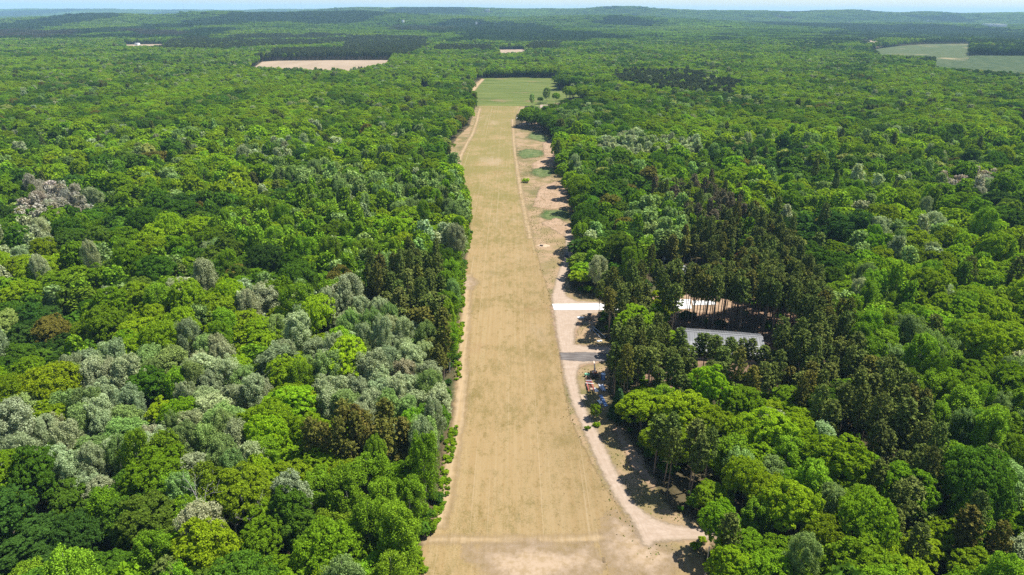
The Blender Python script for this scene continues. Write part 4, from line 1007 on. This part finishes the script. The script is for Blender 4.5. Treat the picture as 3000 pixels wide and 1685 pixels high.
# telescopic boom machine
bx_, by_ = G(1495, 945)
m_ = thing('boom_lift', 'weathered orange boom lift with raised pale boom parked by the gravel patch', 'boom lift', (bx_, by_, .02), math.radians(3))
MB().box((0, .3, .72), (1.3, 3.6, .42)).box((0, -1.55, .95), (2.1, .75, .95), taper=.92).box((-.55, -1.5, 1.5), (.7, .6, .25)).make('chassis', m_dark, m_)
MB().box((.15, -.35, 1.35), (1.15, 1.35, .75), taper=.85).box((.55, -.8, 1.7), (.18, .5, .35)).box((-.1, -.85, 1.68), (.14, .45, .35)).make('turret', m_orange, m_)
MB().box((.2, 1.05, 2.55), (.34, 4.3, .40), rx=math.radians(31)).box((.15, 2.45, 3.45), (.26, 1.7, .30), rx=math.radians(31)).make('boom', m_paleor, m_)
MB().cyl((-.12, -.1, 1.5), (.0, 1.25, 2.35), .09, n=8).make('lift_cylinder', m_dark, m_)
MB().box((-.55, -.25, 1.35), (.45, .9, .65)).make('engine_cover', m_paleor, m_)
for x in (-1.02, 1.02):
    for y in (-1.25, 1.55):
        wh = MB().cyl((x - .2, y, .5), (x + .2, y, .5), .5, n=18).make('wheel', m_black, m_)
        MB().cyl((x + (.205 if x > 0 else -.205), y, .5), (x + (.23 if x > 0 else -.23), y, .5), .26, n=12).make('rim', m_paleor, wh)

# green tank
tx, ty = G(1477, 947)
g_ = thing('tank', 'sea green steel tank lying on a skid beside the boom lift', 'tank', (tx, ty, .02), math.radians(-3))
tk = MB(); rings = [(-.98, .18), (-.9, .36), (-.8, .45), (.8, .45), (.9, .36), (.98, .18)]
for (xa, ra), (xb, rb) in zip(rings[:-1], rings[1:]): tk.cyl((xa, 0, .78), (xb, 0, .78), ra, rb, 20, cap=False)
tk.cyl((-.99, 0, .78), (-.98, 0, .78), .18, n=20).cyl((.98, 0, .78), (.99, 0, .78), .18, n=20); tk.make('vessel', m_green, g_, True)
MB().cyl((-.25, 0, 1.2), (-.25, 0, 1.42), .14, n=12).make('valve_cap', m_white, g_)
MB().box((-.6, 0, .2), (.1, .8, .4)).box((.6, 0, .2), (.1, .8, .4)).box((0, -.35, .05), (1.9, .1, .1)).box((0, .35, .05), (1.9, .1, .1)).make('skid', m_dark, g_)

# red trailer
x_, y_ = G(1729 * .85867, 1137 * .85867)
t_ = thing('trailer', 'faded red open deck trailer with a long white plank across its deck', 'trailer', (x_, y_, .02), math.radians(2))
MB().box((-.85, 0, .75), (.30, 6.6, .18)).box((.85, 0, .75), (.30, 6.6, .18)).make('side_rail', m_red, t_)
sl = MB()
for k in range(9): sl.box((0, -1.3 + k * .5, .74), (1.4, .13, .10))
sl.make('deck', m_maroon, t_)
MB().box((0, 2.75, .80), (1.75, 1.1, .1)).make('front_deck', m_maroon, t_)
MB().box((0, 3.35, .85), (1.9, .12, .14)).box((0, 3.6, .85), (1.9, .1, .12)).make('crossbar', m_tarp, t_)
gd = MB()
for x in (-.85, -.45, .45, .85): gd.cyl((x, -1.9, .85), (x, -2.1, 1.45), .05, n=6).cyl((x, -2.1, 1.45), (x, -3.3, 1.35), .05, n=6).cyl((x, -3.3, 1.35), (x, -3.4, .6), .05, n=6)
gd.cyl((-.85, -2.1, 1.45), (.85, -2.1, 1.45), .05, n=6).cyl((-.85, -3.3, 1.35), (.85, -3.3, 1.35), .05, n=6); gd.make('rack', m_maroon, t_)
MB().box((0, -2.7, 1.1), (.75, 1.15, .5)).make('box', m_ply, t_)
for x in (-1.05, 1.05):
    for y in (-1.0, -.1):
        wh = MB().cyl((x - .12, y, .36), (x + .12, y, .36), .36, n=16).make('wheel', m_black, t_)
fr = MB()
for a, c_ in (((-.75, 4.2), (.75, 4.2)), ((-.75, 5.9), (.75, 5.9)), ((-.75, 4.2), (-.75, 5.9)), ((.75, 4.2), (.75, 5.9))): fr.cyl((*a, .6), (*c_, .6), .09, n=6)
fr.make('drawbar_frame', m_maroon, t_)
MB().cyl((-.75, 5.9, .6), (-.2, 7.6, .6), .06, n=6).cyl((.75, 5.9, .6), (-.15, 7.6, .6), .06, n=6).cyl((-.2, 7.6, 0), (-.2, 7.6, .7), .06, n=6).make('drawbar', m_paleor, t_)
pk = MB().box((0, 0, 0), (2.7, .22, .07)).make('plank', m_white); pk.location = (x_ - .05, y_ + 1.55, .92); pk.rotation_euler = (0, 0, math.radians(-8)); tag(pk, 'long white plank lying slantwise across the red trailer', 'plank')

# small things on the ground nearby
def flat_sheet(name, px, py, dx, dy, rz, mat, label, cat, seed, lift=.25, group=None):
    r = np.random.default_rng(seed); n = 7; xs = np.linspace(-dx / 2, dx / 2, n); ys_ = np.linspace(-dy / 2, dy / 2, n); Hm = np.abs(r.normal(size=(n, n))) * lift * .5 + .04
    V = [(xs[i], ys_[j], Hm[i, j]) for i in range(n) for j in range(n)] + [(xs[i], ys_[j], Hm[i, j] - .04) for i in range(n) for j in range(n)]
    F = [(i * n + j, (i + 1) * n + j, (i + 1) * n + j + 1, i * n + j + 1) for i in range(n - 1) for j in range(n - 1)]; F += [tuple(q + n * n for q in f[::-1]) for f in F]
    bd = [(i, 0) for i in range(n)] + [(n - 1, j) for j in range(1, n)] + [(i, n - 1) for i in range(n - 2, -1, -1)] + [(0, j) for j in range(n - 2, 0, -1)]
    bi = [i * n + j for i, j in bd]; F += [(bi[k], bi[(k + 1) % len(bi)] , bi[(k + 1) % len(bi)] + n * n, bi[k] + n * n) for k in range(len(bi))]
    o = MB().raw(V, F).make(name, mat); x, y = G(px, py); o.location = (x, y, .08); o.rotation_euler = (0, 0, rz); return tag(o, label, cat, group)
flat_sheet('white_board', 1498, 981, 1.3, 2.7, .35, m_white, 'flat white board lying on the grass beside the red trailer', 'board', 1, .03)
flat_sheet('plywood_sheet', 1469, 1000, 1.9, 3.4, .12, m_ply, 'bare weathered plywood sheet lying by the road edge near the trailer', 'plywood', 2, .04)
flat_sheet('tarpaulin', 1515, 977, 1.6, 4.2, .12, m_tarp, 'crumpled blue-grey tarpaulin in the shade behind the trailer', 'tarpaulin', 3, .7)
flat_sheet('white_sheeting', 1509, 1012, 1.1, 2.2, .3, m_white, 'crumpled white sheeting lying beside the pale blue pipes', 'sheeting', 4, .35)
flat_sheet('white_tarpaulin', 1461, 800, 2.6, 1.6, .1, m_white, 'crumpled white tarpaulin on bare dirt just south of the slab', 'tarpaulin', 5, .5)
for k in range(4):
    a = Vector((*G(1507.5 + k * 2.0, 995 - k * .4), .12)); e = Vector((*G(1522 + k * 2.2, 1024 - k * .6), .12))
    o = MB().cyl((0, 0, 0), e - a, .085, n=10).make('pipe', m_pipe); o.location = a
    tag(o, ['pale blue pipe nearest the road in the row of four', 'second pale blue pipe from the road in the row', 'third pale blue pipe from the road in the row', 'pale blue pipe nearest the trees in the row of four'][k], 'pipe', 'pale blue pipes lying by the trees')
for k, ((ax, ay), (ex, ey)) in enumerate((((1491, 822), (1524, 850)), ((1488, 826), (1512, 852)), ((1482, 823), (1487, 836)))):
    a = Vector((*G(ax, ay), .2)); e = Vector((*G(ex, ey), .16)); o = MB().cyl((0, 0, 0), e - a, .09, n=8).make('metal_pole', m_tarp); o.location = a
    tag(o, ['long grey metal pole lying in tree shade, the longest one', 'long grey metal pole lying in shade, beside the longest one', 'short grey metal pole lying in tree shade near the dirt'][k], 'pole', 'metal poles lying in the shade')
for k, (px, py) in enumerate(((1505, 860), (1511, 859))):
    q = MB(); r = np.random.default_rng(k + 40)
    d = sphere_dirs(r, 1)
    rings = [(0, .30), (.22, .46), (.45, .40), (.6, .18)]
    for (za, ra), (zc, rc) in zip(rings[:-1], rings[1:]): q.cyl((0, 0, za), (0, 0, zc), ra, rc, 10, cap=False)
    q.cyl((0, 0, .6), (0, 0, .68), .18, .1, 10); o = q.make('sack', m_white); x, y = G(px, py); o.location = (x, y, .02); o.scale = (1.3, 1.1, 1)
    tag(o, ['plump white sack on the grass at the trees, the western one', 'plump white sack on the grass at the trees, the eastern one'][k], 'sack', 'white sacks by the trees')
o_x, o_y = G(1517, 955)
p_ = thing('portable_toilet', 'blue portable toilet with a pale domed roof at the edge of the pines', 'portable toilet', (o_x, o_y, .02), .1)
MB().box((0, 0, 1.05), (1.15, 1.15, 2.1)).make('cabin', m_blue, p_)
MB().box((0, 0, 2.17), (1.25, 1.25, .14)).box((0, 0, 2.32), (1.1, 1.1, .2), taper=.55).make('roof', simple('translucent_roof', (.60, .68, .76), .5), p_)
MB().box((-.05, -.59, 1.02), (.8, .04, 1.85)).make('door', m_pipe, p_)
MB().cyl((.4, .4, 2.2), (.4, .4, 2.7), .06, n=8).make('vent_pipe', m_white, p_)
for k, (px, py, rz) in enumerate(((1493, 953, .1), (1499, 954, .0))):
    q = MB().box((0, 0, .05), (1.0, .08, .08)).box((.5, -.5, .05), (.08, 1.0, .08)).box((-.5, -.22, .05), (.08, .45, .08)); o = q.make('angle_iron', m_dark); x, y = G(px, py); o.location = (x, y, .03); o.rotation_euler = (0, 0, rz)
    tag(o, ['black angle iron frame on the ground below the boom lift, western', 'black angle iron frame on the ground below the boom lift, eastern'][k], 'frame', 'angle iron frames')
x, y = G(1483, 797)
h_ = thing('spreader_hopper', 'dark funnel shaped hopper standing on dirt below the white slab', 'hopper', (x, y, .02))
MB().cyl((0, 0, .55), (0, 0, 1.25), .18, 1.0, 14).make('hopper', m_dark, h_)
for k in range(3): MB().cyl((.55 * math.cos(k * 2.1), .55 * math.sin(k * 2.1), 0), (.35 * math.cos(k * 2.1), .35 * math.sin(k * 2.1), .85), .05, n=6).make('leg', m_dark, h_)
br = MB(); r = np.random.default_rng(8)
for k in range(130):
    a = r.normal(size=2) * (1.5, .7); dz = r.uniform(.05, .6) * max(.2, 1 - abs(a[0]) / 3); e = r.uniform(.4, 1.1); an = r.random() * 6.28; br.cyl((a[0], a[1], dz), (a[0] + e * math.cos(an), a[1] + e * math.sin(an), dz + r.normal() * .2 + .1), .035, .015, 5)
o = br.make('brush_pile', m_wood); x, y = G(1482, 806); o.location = (x, y, .02); tag(o, 'dark heap of dry branches beside the white tarpaulin', 'brush pile')
hp = []; n = 22
for k in range(n):
    for j in range(9):
        q = j / 8; rr_ = 2.6 * q * (1 + .12 * math.sin(k * 1.9)); hp.append((rr_ * math.cos(6.2832 * k / n) * 1.3, rr_ * math.sin(6.2832 * k / n), 1.0 * (1 - q) ** 1.3 * (1 + .15 * math.sin(k * 2.7 + j))))
o = MB().raw(hp, [(k * 9 + j, k * 9 + j + 1, ((k + 1) % n) * 9 + j + 1, ((k + 1) % n) * 9 + j) for k in range(n) for j in range(8)]).make('sand_heap', m_heap, None, True); x, y = G(1367, 618); o.location = (x, y, .03); tag(o, 'low heap of pale sand on the rough grass beside the airstrip', 'sand heap')
for k, (px, py) in enumerate(((1360, 619.5), (1364, 620))):
    o = MB().cyl((0, 0, 0), (0, 0, .75), .38, .42, 12).make('barrel', m_black); x, y = G(px, py); o.location = (x, y, .03); tag(o, ['black barrel standing by the sand heap, the western one', 'black barrel standing by the sand heap, the eastern one'][k], 'barrel', 'black barrels by the sand heap')
x, y = G(1772, 1462)
p_ = thing('utility_pole', 'tall slim pale wooden pole standing in dry weeds by the trees', 'pole', (x, y, 0))
MB().cyl((0, 0, -.3), (0, 0, 9.6), .14, .10, 10).make('shaft', m_pole, p_); MB().box((0, 0, 3.0), (.8, .08, .1)).make('crossarm', m_pole, p_)

# parked cars up the strip, the house behind them
def car(px, py, rz, paint, label):
    x, y = G(px, py); c_ = thing('parked_car', label, 'car', (x, y, .06), rz, 'cars parked up the strip')
    MB().prism([(-2.2, .35), (2.2, .35), (2.25, .75), (1.2, .92), (-2.2, .95), (-2.25, .6)], -.88, .88).prism([(1.15, .9), (.45, 1.45), (-1.35, 1.48), (-2.0, .93)], -.76, .76).make('body', paint, c_)
    MB().prism([(1.0, .97), (.45, 1.4), (-1.3, 1.42), (-1.75, .98)], -.775, .775).make('window', m_glass, c_)
    for a in (-1.35, 1.4):
        for q in (-.8, .8): MB().cyl((a, q - .1, .33), (a, q + .1, .33), .33, n=14).make('wheel', m_black, c_)
car(1303, 299, .9, m_white, 'white car parked at the grass edge beneath the tree clump')
car(1331, 315, 1.4, m_white, 'white car parked in the shade between two tree trunks')
car(1352, 306, .2, m_navy, 'dark blue car parked on bare sand beneath the tree clump')
x, y = G(1372, 276)
h_ = thing('house', 'small house with white walls and a brown shingled roof among trees', 'house', (x, y, 0), .05)
MB().box((0, 0, 1.6), (13, 8, 3.2)).make('wall', m_white, h_)
rf = MB()
for q in (-1, 1): rf.raw([(X_, Y_, Z_) for z0 in (0, .15) for X_, Y_, Z_ in ((-7, q * 4.6, 2.95 + z0), (7, q * 4.6, 2.95 + z0), (7, 0, 6 + z0), (-7, 0, 6 + z0))], [(3, 2, 1, 0), (4, 5, 6, 7), (0, 1, 5, 4), (1, 2, 6, 5), (2, 3, 7, 6), (3, 0, 4, 7)])
r_ = rf.make('roof', m_tan, h_); MB().box((3, .6, 6), (.8, .8, 1.6)).make('chimney', m_maroon, r_)
for k in (-4, 0, 4): MB().box((k, -4.03, 1.7), (1.3, .06, 1.2)).make('window', m_glass, h_)
MB().box((-2, -4.03, 1.05), (1, .07, 2.1)).make('door', m_maroon, h_)

# farms and sheds on the far hills, masts on the skyline
for (wx, wy, L_, W_, label), (x, y, z) in zip(FAR_B, FAR_BP):
    nm = 'warehouse' if L_ > 60 else 'farm_building'
    o = thing(nm, label, 'warehouse' if L_ > 60 else 'farm building', (x, y, z - .5), 0, 'buildings on the far hills')
    hh = 15 if L_ > 60 else 6.5 if y < 4000 else 13
    MB().box((0, 0, hh / 2), (L_, W_, hh)).make('wall', m_white, o)
    MB().prism([(-W_ / 2 - .5, 0), (W_ / 2 + .5, 0), (0, W_ * .22)], -L_ / 2 - .5, L_ / 2 + .5).make('roof', m_white if wy % 2 else m_galv, o)
    ro = o.children[1]; ro.rotation_euler = (0, 0, math.pi / 2); ro.location = (0, 0, hh)
for px, hpx, base_y, label in ((459, 12, 24, 'slim radio mast standing alone above the western hills'), (715, 10, 24, 'short radio mast with a thick head west of the tall mast'), (755, 19, 24, 'tallest slim radio mast on the western skyline'), (1724, 8, 24, 'faint radio mast on the eastern skyline')):
    D_ = 13600.0; x = (px - 1288) / 1718 * math.cos(PITCH) * D_; z = float(terrain(np.array([x]), np.array([D_]))[0]); hgt = 20 + hpx * D_ / 1998
    o = thing('radio_mast', label, 'radio mast', (x, D_, z), 0, 'radio masts on the skyline')
    q = MB()
    for k in range(3): q.cyl((1.6 * math.cos(k * 2.094), 1.6 * math.sin(k * 2.094), 0), (1.2 * math.cos(k * 2.094), 1.2 * math.sin(k * 2.094), hgt), .5, n=5)
    for k in range(int(hgt / 6)):
        for j in range(3): q.cyl((1.4 * math.cos(j * 2.094), 1.4 * math.sin(j * 2.094), k * 6), (1.4 * math.cos((j + 1) * 2.094), 1.4 * math.sin((j + 1) * 2.094), k * 6 + 6), .25, n=4)
    q.make('lattice', m_tarp, o)
    if px == 715: MB().cyl((0, 0, hgt - 6), (0, 0, hgt + 4), 4, n=10).make('antenna', m_tarp, o)

x, y = G(600, 1392); r = np.random.default_rng(77); dt = []
def limb(p, d, L_, r0, lev):
    q = p + d * L_; dt.append(tube([p, p + d * L_ * .5 + r.normal(size=3) * .08 * L_, q], [r0, r0 * .75, r0 * .5], 5))
    if lev: 
        for k in range(3): limb(p + d * L_ * r.uniform(.5, 1), unit(d + r.normal(size=3) * .65 + np.array([0, 0, .15])), L_ * r.uniform(.5, .75), r0 * .5, lev - 1)
limb(np.array([0., 0, 0]), np.array([.05, 0, 1.]), 11.5, .22, 4)
o = link(bpy.data.objects.new('dead_tree', mesh_np('dead_tree', *join(dt), [m_pole]))); o.location = (x, y, 0); tag(o, 'bare bleached dead tree standing up through the green crowns, lower west wood', 'dead tree')
# shrubs one can point at, weeds and undergrowth one cannot count
for k, (px, py, h, tone, label) in enumerate(((1322, 459, 3.6, 'yellowgreen', 'round yellow-green shrub standing alone on the rough grass'), (1747, 1380, 2.0, 'mid', 'fresh green shrub in dry weeds south of the road mouth'), (1769, 1362, 1.6, 'lime', 'small lime shrub at the road mouth by the trees'), (1478, 1080, 1.3, 'mid', 'small green shrub between the road and the sapling'), (1500, 1072, 1.5, 'lime', 'low lime shrub at the foot of the sapling'))):
    x, y = G(px, py); o = link(bpy.data.objects.new('shrub', P_BUSH[k % 4]['crown'])); o.location = (x, y, 0); f = h / 2.2; o.scale = (f * 1.1, f * 1.1, f); o['tint'] = [float(v) for v in tint_of(tone)]; tag(o, label, 'shrub')
rows = []
Pw = np.stack([RNG.uniform(-60, 90, 90000), RNG.uniform(95, 640, 90000)], -1)
dm = sdist(CLEAR_MAIN, Pw[:, 0], Pw[:, 1]); ds = sdist(STRIP, Pw[:, 0], Pw[:, 1]); dr = sdist(ROAD, Pw[:, 0], Pw[:, 1])
clump = fbm(Pw[:, 0] / 7, Pw[:, 1] / 9, 3); rw = RNG.random(len(Pw))
for i in range(len(Pw)):
    if dm[i] < -1 or dr[i] > -.3: continue
    x, y = Pw[i]; west = x < 0
    if west: p = .95 * (dm[i] < 2.6) * (clump[i] > .47) if ds[i] < 1.0 else 0
    elif ds[i] > 0: p = .5 * (clump[i] > .52) * max(0, 1 - ds[i] / 4)
    else: p = .7 * (clump[i] > .46)
    if rw[i] > p: continue
    if west: s = RNG.uniform(.22, .62); tn = tint_of(random.choice(['lime', 'mid', 'yellowgreen', 'mid']), .9)
    else: s = RNG.uniform(.05, .14) if ds[i] > 0 else RNG.uniform(.05, .14); tn = tint_of(random.choice(['olive', 'rusty', 'rusty', 'cream']))
    rows.append((x, y, 0, 0, 0, RNG.random() * 6.28, s, s, s * .8, *tn, int(RNG.integers(4))))
print('weeds', len(rows))
scatter('weeds', rows, [p['ob'] for p in P_BUSH], 'low tufts of weeds dotting the margins of the airstrip and road')
rows = []
Pu = jgrid(3.4, 90, 520); Pu = Pu[~in_open(Pu[:, 0], Pu[:, 1], .6)]
du = np.full(len(Pu), 1e9)
for p in OPEN[:1]: du = np.minimum(du, -sdist(p, Pu[:, 0], Pu[:, 1]))
bare = pip(BARE, Pu[:, 0], Pu[:, 1]); ru = RNG.random(len(Pu))
for i in range(len(Pu)):
    x, y = Pu[i]
    pr_ = .10 if bare[i] else (.62 if du[i] < 7 else .30)
    if x > 0 and du[i] < 2.5: pr_ *= .35
    if ru[i] > pr_: continue
    s = RNG.uniform(.6, 1.7) * (1.0 if du[i] > 3 or x < 0 else .6)
    rows.append((x, y, 0, 0, 0, RNG.random() * 6.28, s * 1.2, s * 1.2, s, *tint_of(random.choice(['deep', 'mid', 'blackgreen', 'deep'])), int(RNG.integers(4))))
print('undergrowth', len(rows))
scatter('undergrowth', rows, [p['ob'] for p in P_BUSH], 'shady green undergrowth filling the floor of the near woods')

# ------------------------------------------------------------------ light, air, render
SUN_AZ, SUN_EL = math.radians(20), math.radians(62)      # azimuth from +X towards +Y
sun_d = bpy.data.lights.new('sun', 'SUN'); sun_d.energy = 5.0; sun_d.angle = math.radians(.5); sun_d.color = (1.0, .965, .90)
sun = link(bpy.data.objects.new('sun', sun_d))
sv = Vector((math.cos(SUN_EL) * math.cos(SUN_AZ), math.cos(SUN_EL) * math.sin(SUN_AZ), math.sin(SUN_EL)))
sun.rotation_euler = sv.to_track_quat('Z', 'Y').to_euler(); sun.location = (0, 0, 400)
w = bpy.data.worlds.new('World'); scene.world = w; w.use_nodes = True
nt = w.node_tree; bg = nt.nodes['Background']; sky = nt.nodes.new('ShaderNodeTexSky'); sky.sky_type = 'NISHITA'; sky.sun_disc = False
sky.sun_elevation = SUN_EL; sky.sun_rotation = math.pi / 2 - SUN_AZ; sky.altitude = 300; sky.dust_density = .6
nt.links.new(sky.outputs[0], bg.inputs[0]); bg.inputs[1].default_value = .085

x0, x1, y0, y1, zb, zt_ = -30000, 30000, -600, 33900, -60, 330
V = [(x, y, z) for z in (zb, zt_) for x, y in ((x0, y0), (x1, y0), (x1, y1), (x0, y1))]
hz = mesh_np('haze', V, np.array([(3, 2, 1, 0), (4, 5, 6, 7), (0, 1, 5, 4), (1, 2, 6, 5), (2, 3, 7, 6), (3, 0, 4, 7)]))
t = NT('haze_air'); pv = t.n('ShaderNodeVolumePrincipled'); pv.inputs['Color'].default_value = (.44, .72, 1.0, 1); pv.inputs['Density'].default_value = 5.2e-5; pv.inputs['Anisotropy'].default_value = 0.0
t.link(pv.outputs[0], t.out.inputs[1]); hz.materials.append(t.m)
ho = link(bpy.data.objects.new('haze', hz)); tag(ho, kind='stuff'); ho.display_type = 'WIRE'

c = scene.cycles
c.max_bounces = 7; c.diffuse_bounces = 3; c.glossy_bounces = 2; c.transmission_bounces = 4; c.transparent_max_bounces = 12; c.volume_bounces = 2
c.use_denoising = False; c.sample_clamp_indirect = 8
vs = scene.view_settings; vs.view_transform = 'Standard'; vs.look = 'None'; vs.exposure = 0.95; vs.gamma = 1.0
